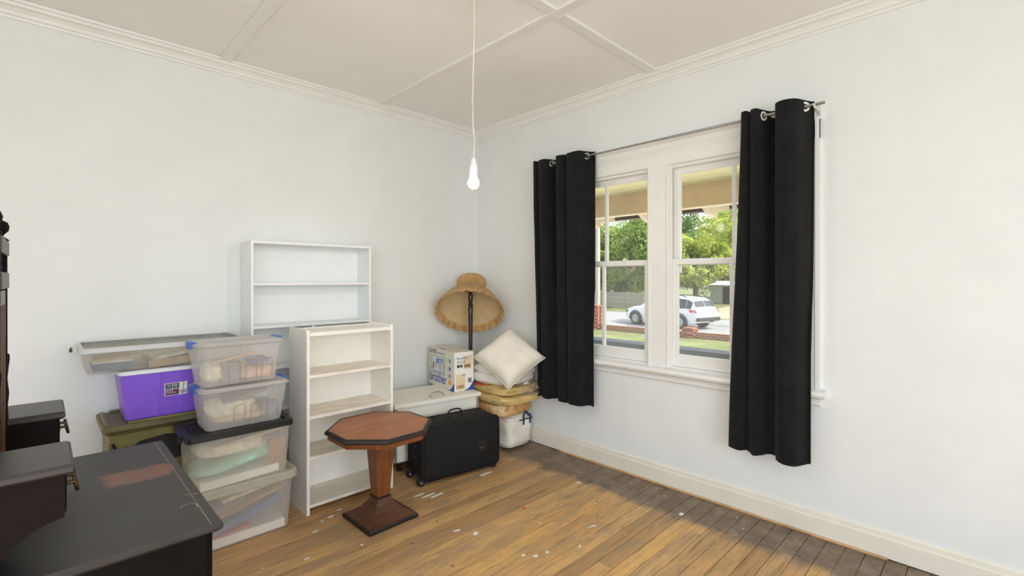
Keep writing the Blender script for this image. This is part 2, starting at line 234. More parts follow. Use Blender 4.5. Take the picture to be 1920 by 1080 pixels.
# ------------------------------------------------------------------ builders
class B:
    def __init__(s): s.bm = bmesh.new()
    def _vf(s, vs, fs):
        v = [s.bm.verts.new(p) for p in vs]
        for f in fs:
            try: s.bm.faces.new([v[i] for i in f])
            except ValueError: pass
        return v
    def box(s, x0, x1, y0, y1, z0, z1, bev=0, seg=1):
        v = s._vf([(x0, y0, z0), (x1, y0, z0), (x1, y1, z0), (x0, y1, z0), (x0, y0, z1), (x1, y0, z1), (x1, y1, z1), (x0, y1, z1)],
                  [(0, 3, 2, 1), (4, 5, 6, 7), (0, 1, 5, 4), (1, 2, 6, 5), (2, 3, 7, 6), (3, 0, 4, 7)])
        if bev:
            es = list({e for q in v for e in q.link_edges}); bmesh.ops.bevel(s.bm, geom=es, offset=bev, segments=seg, affect='EDGES', profile=.6)
        return s
    def loft(s, loops, cap0=True, cap1=True, closed=True):
        n = len(loops[0]); vv = [[s.bm.verts.new(p) for p in l] for l in loops]
        for a, b in zip(vv, vv[1:]):
            for i in range(n if closed else n - 1):
                j = (i + 1) % n
                try: s.bm.faces.new((a[i], a[j], b[j], b[i]))
                except ValueError: pass
        if cap0: s.bm.faces.new(vv[0][::-1])
        if cap1: s.bm.faces.new(vv[-1])
        return s
    def cyl(s, p0, p1, r0, r1=None, n=16):
        r1 = r0 if r1 is None else r1; p0 = Vector(p0); p1 = Vector(p1); q = (p1 - p0).to_track_quat('Z', 'Y').to_matrix()
        ring = lambda p, r: [p + q @ Vector((r * math.cos(2 * math.pi * i / n), r * math.sin(2 * math.pi * i / n), 0)) for i in range(n)]
        return s.loft([ring(p0, r0), ring(p1, r1)])
    def lathe(s, prof, c=(0, 0, 0), n=24, cap=True):
        c = Vector(c)
        loops = [[c + Vector((r * math.cos(2 * math.pi * i / n), r * math.sin(2 * math.pi * i / n), z)) for i in range(n)] for r, z in prof]
        return s.loft(loops, cap, cap)
    def tube(s, pts, r, n=8, flat=1.0, up=(0, 0, 1)):
        pts = [Vector(p) for p in pts]; loops = []; up = Vector(up)
        for i, p in enumerate(pts):
            d = (pts[min(i + 1, len(pts) - 1)] - pts[max(i - 1, 0)]).normalized()
            a = d.cross(up)
            if a.length < 1e-4: a = d.cross(Vector((1, 0, 0)))
            a.normalize(); b = a.cross(d).normalized()
            loops.append([p + a * r * math.cos(2 * math.pi * k / n) + b * r * flat * math.sin(2 * math.pi * k / n) for k in range(n)])
        return s.loft(loops)
    def prism(s, poly, axis, a0, a1):
        def P(u, v, a): return {'x': (a, u, v), 'y': (u, a, v), 'z': (u, v, a)}[axis]
        return s.loft([[P(u, v, a0) for u, v in poly], [P(u, v, a1) for u, v in poly]])
    def done(s, name, mat, parent=None, smooth=0, bev=0, loc=None, rz=None, seg=2):
        if bev: bmesh.ops.bevel(s.bm, geom=list(s.bm.edges), offset=bev, segments=seg, affect='EDGES', profile=.6)
        bmesh.ops.recalc_face_normals(s.bm, faces=list(s.bm.faces))
        me = bpy.data.meshes.new(name); s.bm.to_mesh(me); s.bm.free(); me.materials.append(mat)
        if smooth:
            for p in me.polygons: p.use_smooth = True
            me.set_sharp_from_angle(angle=R(smooth))
        o = bpy.data.objects.new(name, me); COL.objects.link(o)
        if parent: o.parent = parent
        if loc: o.location = loc
        if rz is not None: o.rotation_euler.z = rz
        return o
def tag(o, label, cat, group=None, kind=None):
    o['label'] = label; o['category'] = cat
    if group: o['group'] = group
    if kind: o['kind'] = kind
    return o
def thing(name, label, cat, loc=(0, 0, 0), rz=0, group=None):
    o = bpy.data.objects.new(name, None); COL.objects.link(o); o.location = loc; o.rotation_euler.z = rz; o.empty_display_size = .1
    return tag(o, label, cat, group)
def struct(o, label=None):
    o['kind'] = 'structure'
    if label: o['label'] = label
    return o
def sempty(name, loc=(0, 0, 0)):
    o = bpy.data.objects.new(name, None); COL.objects.link(o); o.location = loc; o['kind'] = 'structure'; return o
def inst(src, name, parent, loc, rz=0, scale=None):
    o = src.copy(); o.name = name; COL.objects.link(o); o.parent = parent; o.location = loc; o.rotation_euler.z = rz
    if scale: o.scale = scale
    return o
def text(s, size, mat, parent, loc, right, up, name='lettering', ext=.0006, align='LEFT', sx=1.0):
    cu = bpy.data.curves.new(name, 'FONT'); cu.body = s; cu.size = size; cu.extrude = ext; cu.align_x = align
    t = bpy.data.objects.new('tmp', cu); COL.objects.link(t); bpy.context.view_layer.update()
    me = bpy.data.meshes.new_from_object(t.evaluated_get(bpy.context.evaluated_depsgraph_get())); bpy.data.objects.remove(t)
    me.materials.clear(); me.materials.append(mat)
    o = bpy.data.objects.new(name, me); COL.objects.link(o); o.parent = parent
    r = Vector(right).normalized(); u = Vector(up).normalized(); n = r.cross(u)
    mt = Matrix((r * sx, u, n)).transposed().to_4x4(); mt.translation = Vector(loc); o.matrix_local = mt; return o
def rrect(x0, x1, y0, y1, r, z, k=4):
    pts = []
    for cx_, cy_, a0 in ((x1 - r, y1 - r, 0), (x0 + r, y1 - r, 90), (x0 + r, y0 + r, 180), (x1 - r, y0 + r, 270)):
        for i in range(k + 1):
            a = R(a0 + 90 * i / k); pts.append((cx_ + r * math.cos(a), cy_ + r * math.sin(a), z))
    return pts
def softbox(sx, sy, sz, p=4, amp=.006, fr=9, n=36, m=18, seed=0, sag=0, wr=0, wf=26):
    """cushiony box centred on z=0"""
    b = B(); loops = []
    e = 2 / p; sg = lambda v: math.copysign(abs(v) ** e, v)
    for j in range(1, m):
        ph = -math.pi / 2 + math.pi * j / m; l = []
        for i in range(n):
            th = 2 * math.pi * i / n
            x = sx * sg(math.cos(ph)) * sg(math.cos(th)); y = sy * sg(math.cos(ph)) * sg(math.sin(th)); z = sz * sg(math.sin(ph))
            q = mnoise.noise(Vector((x * fr + seed, y * fr, z * fr * 1.5 + seed * 3)))
            if wr:  # creases, running mostly sideways
                c_ = 1 - abs(mnoise.noise(Vector((x * wf * .35 + seed * 5, y * wf * .35, z * wf * 1.6)))) * 2; d_ = mnoise.noise(Vector((x * wf + seed, y * wf, z * wf * 2)))
                q += (wr / amp) * (c_ * .8 + d_ * .5)
            k = 1 + amp / max(.02, min(sx, sy)) * q
            l.append((x * k, y * k, z + amp * q * .8 - sag * (x * x / sx / sx + y * y / sy / sy) * .5))
        loops.append(l)
    return b.loft(loops)
def pillow(side, thick, n=22, seed=0, wr=.006):
    b = B(); g = []
    for s in (1, -1):
        for i in range(n + 1):
            for j in range(n + 1):
                u = -1 + 2 * i / n; v = -1 + 2 * j / n
                x = u * side / 2 * (1 - .07 * (1 - v * v)); y = v * side / 2 * (1 - .07 * (1 - u * u))
                h = thick / 2 * (max(0, (1 - u ** 4)) * max(0, (1 - v ** 4))) ** .48
                h += wr * mnoise.noise(Vector((x * 14 + seed, y * 14, s * 2.))) * min(1, h / (thick * .1))
                g.append((x, y, s * h))
    N = (n + 1) ** 2; f = []
    for s in (0, 1):
        for i in range(n):
            for j in range(n):
                a = s * N + i * (n + 1) + j; q = (a, a + n + 1, a + n + 2, a + 1); f.append(q if s == 0 else q[::-1])
    b._vf(g, f); bmesh.ops.remove_doubles(b.bm, verts=b.bm.verts, dist=.0006); return b
CX = lambda pts, k=6: [  # Catmull-Rom
    tuple(.5 * ((2 * p1[d]) + (-p0[d] + p2[d]) * t + (2 * p0[d] - 5 * p1[d] + 4 * p2[d] - p3[d]) * t * t + (-p0[d] + 3 * p1[d] - 3 * p2[d] + p3[d]) * t ** 3) for d in range(len(p1)))
    for p0, p1, p2, p3 in zip([pts[0]] + pts[:-2], pts[:-1], pts[1:], pts[2:] + [pts[-1]]) for t in [q / k for q in range(k)]] + [tuple(pts[-1])]

# ------------------------------------------------------------------ the room
XL, YF, H = -5.4, -6.6, 2.98
fl = struct(B().box(XL, 0, YF, 0, -.08, -.006).done('floor', M['subfloor']), 'old bare timber floor of narrow worn boards')
bsrc = B().box(0, 1, 0, .0850, -.02, 0).done('floorboard', M['floor'], fl, bev=.0016, seg=1)
first = True; y = 0.0; rr = random.Random(3)
while y > YF + .02:
    y -= .088; cuts = [XL]
    if rr.random() < .55: cuts.append(rr.uniform(-3.2, -.6))
    cuts.append(0)
    for a, c in zip(cuts, cuts[1:]):
        lo = (a + .001, y, rr.uniform(-.0008, .0008)); sc = (c - a - .002, 1, 1)
        if first: bsrc.location = lo; bsrc.scale = sc; first = False
        else: inst(bsrc, 'floorboard', fl, lo, 0, sc)
def flake(pts, m=M['flake'], n='paint_flake'):
    B().prism(pts, 'z', .0012, .0022).done(n, m, fl)
def blob(cx_, cy_, a, b_, rot, seed, m=M['flake'], n='paint_flake'):
    q = random.Random(seed); pts = []
    for i in range(11):
        t = 2 * math.pi * i / 11; r = q.uniform(.7, 1.15); u = a * r * math.cos(t); v = b_ * r * math.sin(t)
        pts.append((cx_ + u * math.cos(rot) - v * math.sin(rot), cy_ + u * math.sin(rot) + v * math.cos(rot)))
    flake(pts, m, n)
for i, (x_, y_, a, b_) in enumerate([(-1.32, -1.03, .055, .012), (-1.27, -1.07, .06, .013), (-1.36, -.98, .04, .011), (-.80, -1.03, .07, .018), (-1.40, -1.63, .022, .017), (-1.46, -1.53, .024, .009),
        (-1.92, -.85, .022, .014), (-1.98, -.87, .014, .01), (-1.84, -.80, .02, .01), (-1.93, -1.28, .012, .008), (-1.36, -1.98, .014, .01), (-1.32, -2.03, .018, .011), (-1.25, -2.05, .013, .009),
        (-1.08, -2.14, .014, .007), (-.42, -1.62, .022, .012), (-.33, -2.36, .024, .013), (-2.06, -.96, .02, .01), (-.85, -2.06, .03, .008), (-2.2, -1.2, .016, .009)]):
    blob(x_, y_, a, b_, .03 if i < 4 else .05 + .3 * math.sin(i * 2.1), i)
blob(-.98, -1.61, .022, .007, .4, 77, M['redbit'], 'red_scrap')
ce = struct(B().box(XL, 0, YF, 0, H, H + .1).done('ceiling', M['ceil']), 'pale ceiling of sheets divided by flat white battens')
for x_ in (-1.14, -2.31, -3.48, -4.65): B().box(x_ - .032, x_ + .032, YF, 0, H - .016, H + .001).done('ceiling_batten', M['trim'], ce, bev=.003, seg=1)
xs = [XL, -4.65, -3.48, -2.31, -1.14, 0]
for y_ in (-2.02, -4.1):
    for a, c in zip(xs, xs[1:]): B().box(a + .033, c - .033, y_ - .032, y_ + .032, H - .016, H + .001).done('ceiling_batten', M['trim'], ce, bev=.003, seg=1)
wb = struct(B().box(XL - .2, .25, 0, .2, -.08, H + .1).done('wall_back', M['wall']), 'plain white back wall behind the shelves')
# window wall with its opening
WY0, WY1, WZ0, WZ1 = -2.95, -1.12, .86, 2.30
w = B(); w.box(0, .25, YF - .2, WY0, -.08, H + .1).box(0, .25, WY1, 0, -.08, H + .1).box(0, .25, WY0, WY1, -.08, WZ0).box(0, .25, WY0, WY1, WZ1, H + .1)
struct(w.done('wall_right', M['wall']), 'white wall with the curtained double window')
def holed(name, axis, c0, c1, a0, a1, o0, o1, z0, z1, lab):
    b = B()
    for (p, q, s, t) in ((a0, o0, -.08, H + .1), (o1, a1, -.08, H + .1), (o0, o1, -.08, z0), (o0, o1, z1, H + .1)):
        if axis == 'y': b.box(p, q, c0, c1, s, t)
        else: b.box(c0, c1, p, q, s, t)
    return struct(b.done(name, M['wall']), lab)
holed('wall_front', 'y', YF - .2, YF, XL, 0, -4.95, -2.05, .45, 2.75, 'white wall facing the shelves, with a wide opening added for the fill light')  # openings in both unseen walls are added to hold the fill lights
holed('wall_left', 'x', XL - .2, XL, YF, 0, -5.75, -2.85, .45, 2.75, 'white wall behind the dresser, with a wide opening added for the fill light')
struct(B().box(-5.05, -4.94, YF, YF + .02, .35, 2.85).box(-2.06, -1.95, YF, YF + .02, .35, 2.85).box(-4.94, -2.06, YF, YF + .02, 2.74, 2.85).box(-4.94, -2.06, YF, YF + .02, .35, .46).done('trim_4', M['trim']), 'white casing round the added opening facing the shelves')
struct(B().box(XL, XL + .02, -5.85, -5.74, .35, 2.85).box(XL, XL + .02, -2.86, -2.75, .35, 2.85).box(XL, XL + .02, -5.74, -2.86, 2.74, 2.85).box(XL, XL + .02, -5.74, -2.86, .35, .46).done('trim_5', M['trim']), 'white casing round the added opening behind the dresser')
CP = [(0, 2.895), (.010, 2.895), (.014, 2.908), (.026, 2.912), (.032, 2.928), (.046, 2.944), (.066, 2.950), (.070, 2.962), (.084, 2.966), (.088, 2.979), (0, 2.979)]
struct(B().prism([(-d, z) for d, z in CP], 'x', XL, -.001).done('trim_1', M['trim']), 'white stepped cornice along the back wall')
struct(B().prism([(-d, z) for d, z in CP], 'y', YF, -.001).done('trim_2', M['trim']), 'white stepped cornice along the window wall')
BP = [(0, .006), (.018, .006), (.018, .105), (.014, .112), (.012, .135), (.006, .142), (0, .142)]
struct(B().prism([(-d, z) for d, z in BP], 'y', YF, -.001).done('baseboard_right', M['base']), 'tall cream baseboard under the window')
struct(B().prism([(-d, z) for d, z in BP], 'x', XL, -.02).done('baseboard_back', M['base']), 'cream baseboard of the back wall')
struct(B().box(-.034, -.021, -3.35, -1.12, .0, .011).done('trim_3', M['bead'], bev=.003), 'thin raw timber bead along the floor edge')

# window joinery
win = sempty('window_1', (0, -2.035, .8)); win['label'] = 'white painted double sash window behind the black curtains'
def wp(name, b, mat=M['trim'], parent=win, **k):
    o = b.done(name, mat, parent, **k)
    if parent is win: o.location = Vector((0, 2.035, -.8))
    return o
for s in (-1, 1):
    yy = -2.035 + s * .955
    wp('architrave',
       B().box(-.022, -.001, yy - .05, yy + .05, .846, 2.40).box(-.030, -.021, yy - .05 if s < 0 else yy + .03, yy - .03 if s < 0 else yy + .05, .846, 2.40).box(-.027, -.021, yy + .030 if s < 0 else yy - .05, yy + .05 if s < 0 else yy - .030, .846, 2.40))
wp('head_board', B().box(-.022, -.001, -3.04, -1.03, 2.29, 2.405))
wp('head_moulding', B().prism([(-.001, 2.395), (-.03, 2.395), (-.034, 2.408), (-.028, 2.414), (-.028, 2.448), (-.04, 2.455), (-.05, 2.472), (-.05, 2.485), (-.001, 2.485)], 'y', -3.05, -1.02))
wp('head_bead', B().box(-.027, -.021, -3.03, -1.04, 2.376, 2.384))
wp('mullion', B().box(-.022, .10, -2.112, -1.958, .846, 2.291))
for ya, yb in ((-2.950, -2.108), (-1.962, -1.120)):
    wp('staff_bead', B().box(-.029, -.021, ya - .008, ya + .008, .847, 2.292).box(-.029, -.021, yb - .008, yb + .008, .847, 2.292).box(-.029, -.021, ya - .008, yb + .008, 2.292, 2.308).box(-.012, .012, ya + .002, ya + .02, .847, 2.29).box(-.012, .012, yb - .02, yb - .002, .847, 2.29), bev=.002, seg=1)
wp('window_sill', B().prism([(.25, .80), (-.055, .80), (-.072, .808), (-.078, .822), (-.072, .838), (-.055, .846), (.02, .846), (.28, .80), (.28, .78)], 'y', -3.075, -.995), smooth=40)
wp('apron', B().prism([(-.001, .745), (-.016, .748), (-.022, .758), (-.016, .768), (-.020, .785), (-.034, .80), (-.001, .80)], 'y', -3.045, -1.025))
wp('jamb', B().box(.0, .12, WY0 - .0, WY0 + .03, .846, 2.30).box(.0, .12, WY1 - .03, WY1, .846, 2.30).box(0, .12, WY0, WY1, 2.27, 2.30))
for cy in (-1.535, -2.535):
    for low in (0, 1):
        x0, x1 = (.012, .042) if low else (.050, .080)
        ya, yb = cy - .418, cy + .418
        z0, z1 = (.862, 1.622) if low else (1.578, 2.275)
        st = .048; br = .085 if low else .040; tr = .040 if low else .045
        b = B().box(x0, x1, ya, ya + st, z0, z1).box(x0, x1, yb - st, yb, z0, z1).box(x0, x1, ya + st, yb - st, z0, z0 + br).box(x0, x1, ya + st, yb - st, z1 - tr, z1)
        if not low:
            for q in (ya, yb - st):  # horns below the meeting rail
                b.prism([(q, z0), (q + st, z0), (q + st, z0 - .05), (q + st * .5, z0 - .065), (q, z0 - .05)], 'x', x0, x1)
        sash = wp('sash', b)
        B().box(x0 + .003, x1 - .003, cy - .011, cy + .011, z0 + br, z1 - tr).done('muntin', M['trim'], sash)
        xm = (x0 + x1) / 2
        for (p, q) in ((ya + st, cy - .011), (cy + .011, yb - st)):
            B().box(xm - .002, xm + .002, p - .004, q + .004, z0 + br - .004, z1 - tr + .004).done('pane', M['glass_l'] if low else M['glass_u'], sash)
        if low:
            B().lathe([(.014, 0), (.016, .006), (.010, .014), (.004, .018)], (x0 - .006, cy - .20, z1), 12).done('sash_catch', M['whitering'], sash, smooth=40)
            B().box(x0 - .012, x0, cy - .20, cy - .16, z0 + br - .03, z0 + br - .018).done('sash_lift', M['trim'], sash)

# curtain rod and curtains
rod = thing('curtain_rod', 'thin steel curtain rod on white brackets above the window', 'curtain rod', (-.1, -2.0, 2.46))
B().cyl((0, -1.085, 0), (0, -.1, 0), .0085, n=14).done('rod', M['steel'], rod, smooth=40)
B().cyl((0, -.12, 0), (0, 1.06, 0), .0068, n=14).done('inner_rod', M['steel'], rod, smooth=40)
for yy in (-1.035, 1.02):
    b = B().box(.072, .098, yy - .012, yy + .012, -.06, .012).box(.0, .08, yy - .006, yy + .006, -.018, -.008)
    b.tube([(.0, yy, -.013), (-.012, yy, -.008), (-.013, yy, .004)], .005, 8); b.done('bracket', M['whitering'], rod, bev=.0015, seg=1)
def curtain(label, path_top, path_bot, ztop, zbot, rings, ringmat):
    c = thing('curtain', label, 'curtain', (-.1, path_top[0][0], zbot), group='black curtains on the steel rod')
    pt = CX(path_top, 7); pb = CX(path_bot, 7); N = 44; ox, oy, oz = c.location
    b = B(); rows = []
    for k in range(N + 1):
        t = k / N; s = t * t * (3 - 2 * t) * .6 + t * .4; row = []
        for i, (p, q) in enumerate(zip(pt, pb)):
            yy = p[0] + (q[0] - p[0]) * s; xx = p[1] + (q[1] - p[1]) * s
            w_ = .006 * mnoise.noise(Vector((i * .22, t * 5, ox + zbot * 9))) * min(1, t * 6)
            hem = .004 * math.sin(i * .13) * t; lim = -.03 - .06 * min(1, max(0, t * 2.2 - .55))
            row.append(b.bm.verts.new((min(xx + w_, lim - .012 * (lim < -.07) * (.5 + .5 * math.sin(i * .45))) - ox, yy - oy, ztop - oz + (zbot - ztop) * t + hem)))
        rows.append(row)
    for a, d in zip(rows, rows[1:]):
        for i in range(len(pt) - 1): b.bm.faces.new((a[i], a[i + 1], d[i + 1], d[i]))
    # cloth thickness
    bmesh.ops.solidify(b.bm, geom=list(b.bm.faces), thickness=.003)
    cl = b.done('cloth', M['black'], c, smooth=60)
    for (yy, ang) in rings:
        rb = B(); n = 20; loops = []
        for i in range(n):
            a = 2 * math.pi * i / n; cc = Vector((math.cos(a) * .022, 0, math.sin(a) * .022)); l = []
            for k in range(8):
                f = 2 * math.pi * k / 8; l.append(cc + cc.normalized() * .0065 * math.cos(f) + Vector((0, .0045 * math.sin(f), 0)))
            loops.append(l)
        loops.append(loops[0]); rb.loft(loops, False, False); bmesh.ops.remove_doubles(rb.bm, verts=rb.bm.verts, dist=.0005)
        rb.done('grommet', ringmat, c, smooth=60, loc=(0, yy - oy, 2.46 - oz), rz=R(ang))
    return c
LT = [(-.912, -.05), (-.922, -.15), (-.955, -.165), (-.968, -.12), (-.985, -.155), (-1.055, -.165), (-1.092, -.10), (-1.115, -.045), (-1.155, -.045), (-1.172, -.10), (-1.188, -.165), (-1.255, -.16), (-1.278, -.125), (-1.305, -.165), (-1.42, -.17), (-1.455, -.10), (-1.485, -.05), (-1.508, -.055)]
LB = [(-.945, -.06), (-.955, -.13), (-.985, -.15), (-1.0, -.115), (-1.02, -.145), (-1.085, -.155), (-1.115, -.10), (-1.135, -.06), (-1.165, -.06), (-1.185, -.10), (-1.20, -.15), (-1.265, -.15), (-1.29, -.125), (-1.32, -.155), (-1.43, -.16), (-1.465, -.11), (-1.50, -.075), (-1.522, -.08)]
RT = [(-2.645, -.05), (-2.652, -.14), (-2.688, -.16), (-2.70, -.11), (-2.712, -.155), (-2.745, -.165), (-2.768, -.10), (-2.79, -.045), (-2.825, -.045), (-2.84, -.10), (-2.852, -.165), (-2.90, -.195), (-2.955, -.175), (-2.988, -.10), (-3.01, -.05), (-3.022, -.05)]
RB = [(-2.565, -.07), (-2.575, -.13), (-2.645, -.165), (-2.675, -.12), (-2.695, -.13), (-2.735, -.17), (-2.768, -.13), (-2.79, -.08), (-2.82, -.08), (-2.84, -.12), (-2.86, -.17), (-2.905, -.20), (-2.955, -.185), (-2.99, -.12), (-3.005, -.08), (-3.015, -.07)]
curtain('short black eyelet curtain hanging near the corner with cushions below', LT, LB, 2.497, .47, [(-1.092, -32), (-1.172, 30), (-1.455, -34), (-.918, 20)], M['steel'])
curtain('long black eyelet curtain covering the window side away from the corner', RT, RB, 2.497, .43, [(-2.768, -22), (-2.84, 20), (-2.988, -44), (-2.648, 10)], M['whitering'])

# ------------------------------------------------------------------ pendant bulb
pl = thing('pendant_light', 'bare lit bulb hanging on a cream cord from the ceiling', 'pendant light', (-1.55, -1.79, 2.0))
B().tube([(0.004 * math.sin(k * .9), .003 * math.cos(k * 1.3), z) for k, z in enumerate([.125, .16, .2, .25, .32, .42, .55, .7, .85, .98])], .0042, 8).done('cord', M['flex'], pl, smooth=60)
B().lathe([(.006, .13), (.012, .125), (.018, .10), (.019, .085), (.0215, .083), (.0215, .045), (.019, .042)], (0, 0, 0), 20).done('lamp_holder', M['whitepl'], pl, smooth=35)
B().lathe([(.015, .044), (.015, .037)], (0, 0, 0), 20).done('bulb_collar', M['brass'], pl, smooth=35)
B().lathe([(.014, .037), (.017, .028), (.026, .012), (.030, -.004), (.028, -.02), (.019, -.032), (.007, -.037), (.001, -.0375)], (0, 0, 0), 24).done('bulb', M['bulb'], pl, smooth=60)
B().lathe([(.022, .979), (.020, .975), (.008, .972)], (0, 0, 0), 24).done('ceiling_rose', M['whitepl'], pl, smooth=40)

# ------------------------------------------------------------------ bookcases
A = thing('bookcase', 'tall white bookcase standing flat against the wall behind the others', 'bookcase', (-2.194, -.01, 0))
Wd, Hh, D = .884, 1.742, .21
for x0 in (0, Wd - .018): B().box(x0, x0 + .018, -D, 0, 0, Hh).done('side_panel', M['bcA'], A, bev=.001, seg=1)
B().box(.018, Wd - .018, -.006, 0, .03, Hh).done('back_panel', M['bcA'], A)
B().box(.018, Wd - .018, -D, -.006, Hh - .018, Hh).done('top_panel', M['bcA'], A, bev=.001, seg=1)
for z in (1.435, 1.138, .848, .556, .262, .03): B().box(.018, Wd - .018, -D + .003, -.006, z, z + .018).done('shelf', M['bcA'], A, bev=.001, seg=1)
for z0, z1 in ((.866, 1.138), (.574, .848), (.28, .556), (.048, .262)): B().box(.415, .433, -D + .004, -.006, z0, z1).done('divider', M['bcA'], A, bev=.001, seg=1)
B().box(.018, Wd - .018, -D + .02, -D + .03, 0, .03).done('kick_board', M['bcA'], A)
Bc = thing('bookcase', 'low cream-white bookcase with scuffed empty shelves behind the octagonal table', 'bookcase', (-2.024, -.445, 0))
Wd, Hh, D = .605, 1.148, .297
for x0 in (0, Wd - .019):
    B().prism([(-D, 0), (0, 0), (0, Hh + .012), (-D + .03, Hh + .012), (-D + .008, Hh + .008), (-D, Hh - .004)], 'x', x0, x0 + .019).done('side_panel', M['bcB'], Bc)
B().box(.019, Wd - .019, -.006, 0, .03, Hh).done('back_panel', M['bcB'], Bc)
B().box(.019, Wd - .019, -D + .002, -.006, Hh - .03, Hh - .006).done('top_panel', M['bcB'], Bc, bev=.0012, seg=1)
for z in (.854, .597, .341, .041): B().box(.019, Wd - .019, -D + .004, -.006, z, z + .02).done('shelf', M['bcBshelf'], Bc, bev=.0012, seg=1)

# ------------------------------------------------------------------ octagonal pedestal table
T = thing('octagonal_table', 'small octagonal walnut pedestal table with black edging', 'table', (-1.70, -1.07, 0), R(1))
def octo(r, z):  # r = half width across flats
    k = r * math.tan(math.pi / 8); return [(r, -k, z), (r, k, z), (k, r, z), (-k, r, z), (-r, k, z), (-r, -k, z), (-k, -r, z), (k, -r, z)]
B().loft([octo(.288, .555), octo(.292, .558), octo(.286, .576)]).done('table_top', M['veneer'], T)
b = B(); b.loft([octo(.290, .549), octo(.299, .553), octo(.301, .560), octo(.297, .570), octo(.289, .5775), octo(.280, .5775), octo(.280, .549)], False, False); b.done('edge_moulding', M['ebony'], T)
B().loft([octo(.283, .520), octo(.283, .551)]).done('apron', M['column'], T)
sq = lambda h, z: [(h, -h, z), (h, h, z), (-h, h, z), (-h, -h, z)]
B().loft([sq(.041, .143), sq(.067, .521)]).done('column', M['column'], T, bev=.0015, seg=1)
B().loft([sq(.043, .132), sq(.047, .135), sq(.047, .143), sq(.042, .147)]).done('collar', M['ebony'], T)
B().loft([sq(.160, .028), sq(.150, .032), sq(.118, .048), sq(.088, .070), sq(.062, .100), sq(.048, .125), sq(.044, .135)]).done('base', M['tbase'], T)
B().loft([sq(.163, 0), sq(.167, .004), sq(.167, .020), sq(.160, .029)]).done('plinth', M['ebony'], T)

# ------------------------------------------------------------------ ivory chest on castors
ch = thing('storage_chest', 'long ivory laminate chest on castors behind the black suitcase', 'chest', (-1.305, -.57, 0), R(-9.2))
cl_, cd = .745, .47
B().box(.012, cl_ - .012, .012, cd, .085, .495).done('body', M['chest'], ch, bev=.002, seg=1)
B().box(-.004, cl_ + .012, -.012, cd + .005, .497, .528).done('lid', M['chest'], ch, bev=.004)
for x0 in (.002, cl_ - .022): B().box(x0, x0 + .02, .004, .024, .085, .497).done('corner_post', M['alu'], ch, bev=.002, seg=1)
B().box(.0, cl_, .006, .02, .085, .125).done('plinth_rail', M['chest'], ch, bev=.002, seg=1)
for (x0, y0) in ((.06, .06), (cl_ - .06, .06), (.06, cd - .06), (cl_ - .06, cd - .06)):
    w_ = B().cyl((x0 - .012, y0, .032), (x0 + .012, y0, .032), .032, n=16).done('caster', M['blackplastic'], ch, smooth=40)
    B().cyl((x0, y0, .06), (x0, y0, .086), .014, n=10).done('caster_stem', M['alu'], w_)
B().tube([(.33, .085, .528), (.33, .085, .536), (.345, .085, .552), (.375, .085, .560), (.405, .085, .560), (.435, .085, .552), (.45, .085, .536), (.45, .085, .528)], .0045, 8).done('lid_handle', M['steel'], ch, smooth=60)
for x0 in (.33, .45): B().lathe([(.012, .528), (.012, .531), (.006, .533)], (x0, .085, 0), 12).done('handle_foot', M['steel'], ch, smooth=40)

# ------------------------------------------------------------------ sewing machine carton
bx = thing('sewing_machine_box', 'printed sewing machine carton standing on the ivory chest', 'box', (-.728, -.553, .528), R(-8))
BW, BL, BH = .19, .47, .33
B().box(0, BW, 0, BL, 0, BH).done('carton', M['box'], bx, bev=.002, seg=1)
B().box(.003, BW - .003, -.0009, .001, .003, BH - .003).done('end_panel', M['boxwhite'], bx)
B().prism([(.004, BH + .0006), (BW - .004, BH + .0006), (BW - .004, BH + .0016), (.004, BH + .0016)], 'y', .01, BL - .01).done('top_flap', M['box'], bx)
def pr(name, pts, m):  # print on the long face (coordinates: s from the near corner, z up)
    B().prism([(s_, z_) for s_, z_ in pts], 'x', -.0008 - pr.k, .001).done(name, m, bx); pr.k += .00015
pr.k = 0
RC = lambda a, b_, c, d: [(a, c), (b_, c), (b_, d), (a, d)]
pr('printed_picture', RC(.155, .445, .10, .272), M['inkgreen'])
pr('printed_machine', [(.20, .105), (.375, .105), (.395, .13), (.395, .15), (.36, .155), (.36, .2), (.405, .205), (.405, .25), (.39, .262), (.215, .255), (.20, .24)], M['inkpale'])
pr('printed_machine', [(.30, .16), (.355, .165), (.355, .215), (.315, .215)], M['inkgreen'])
pr('printed_machine', [(.205, .112), (.372, .112), (.385, .132), (.205, .138)], M['inkgrey'])
pr('printed_panel', [(.212, .208), (.318, .200), (.318, .246), (.215, .25)], M['inkmid'])
pr('printed_dial', [(.252 + .014 * math.cos(t), .222 + .022 * math.sin(t)) for t in [k * math.pi / 5 for k in range(10)]], M['inkpale'])
pr('printed_arm', [(.225, .142), (.26, .145), (.275, .205), (.24, .205)], M['inkgrey'])
pr('printed_needle', [(.372, .145), (.38, .145), (.384, .205), (.376, .205)], M['inkblack'])
for z0 in (.225, .160, .098):
    pr('printed_inset', RC(.045, .120, z0, z0 + .052), M['inkpale']); pr('printed_inset', RC(.06, .088, z0 + .01, z0 + .038), M['brownc'] if z0 > .2 or z0 < .1 else M['inkdgrey'])
pr('printed_badge', RC(.05, .10, .052, .085), M['inkorange'])
pr('printed_corner', [(.0, .0), (.095, .0), (.06, .012), (.03, .035), (.0, .075)], M['inkblue'])
LR, LU = (0, -1, 0), (0, 0, 1)
text('brother', .118, M['inkblue'], bx, (-.0016, .452, .038), LR, LU, sx=.86)
text('LS-2125', .050, M['inkblack'], bx, (-.0016, .452, .287), LR, LU, sx=.78)
pr('printed_line', RC(.165, .315, .288, .304), M['inkgrey'])
ER = (1, 0, 0)
text('brother', .036, M['inkblue'], bx, (.024, -.0016, .268), ER, LU)
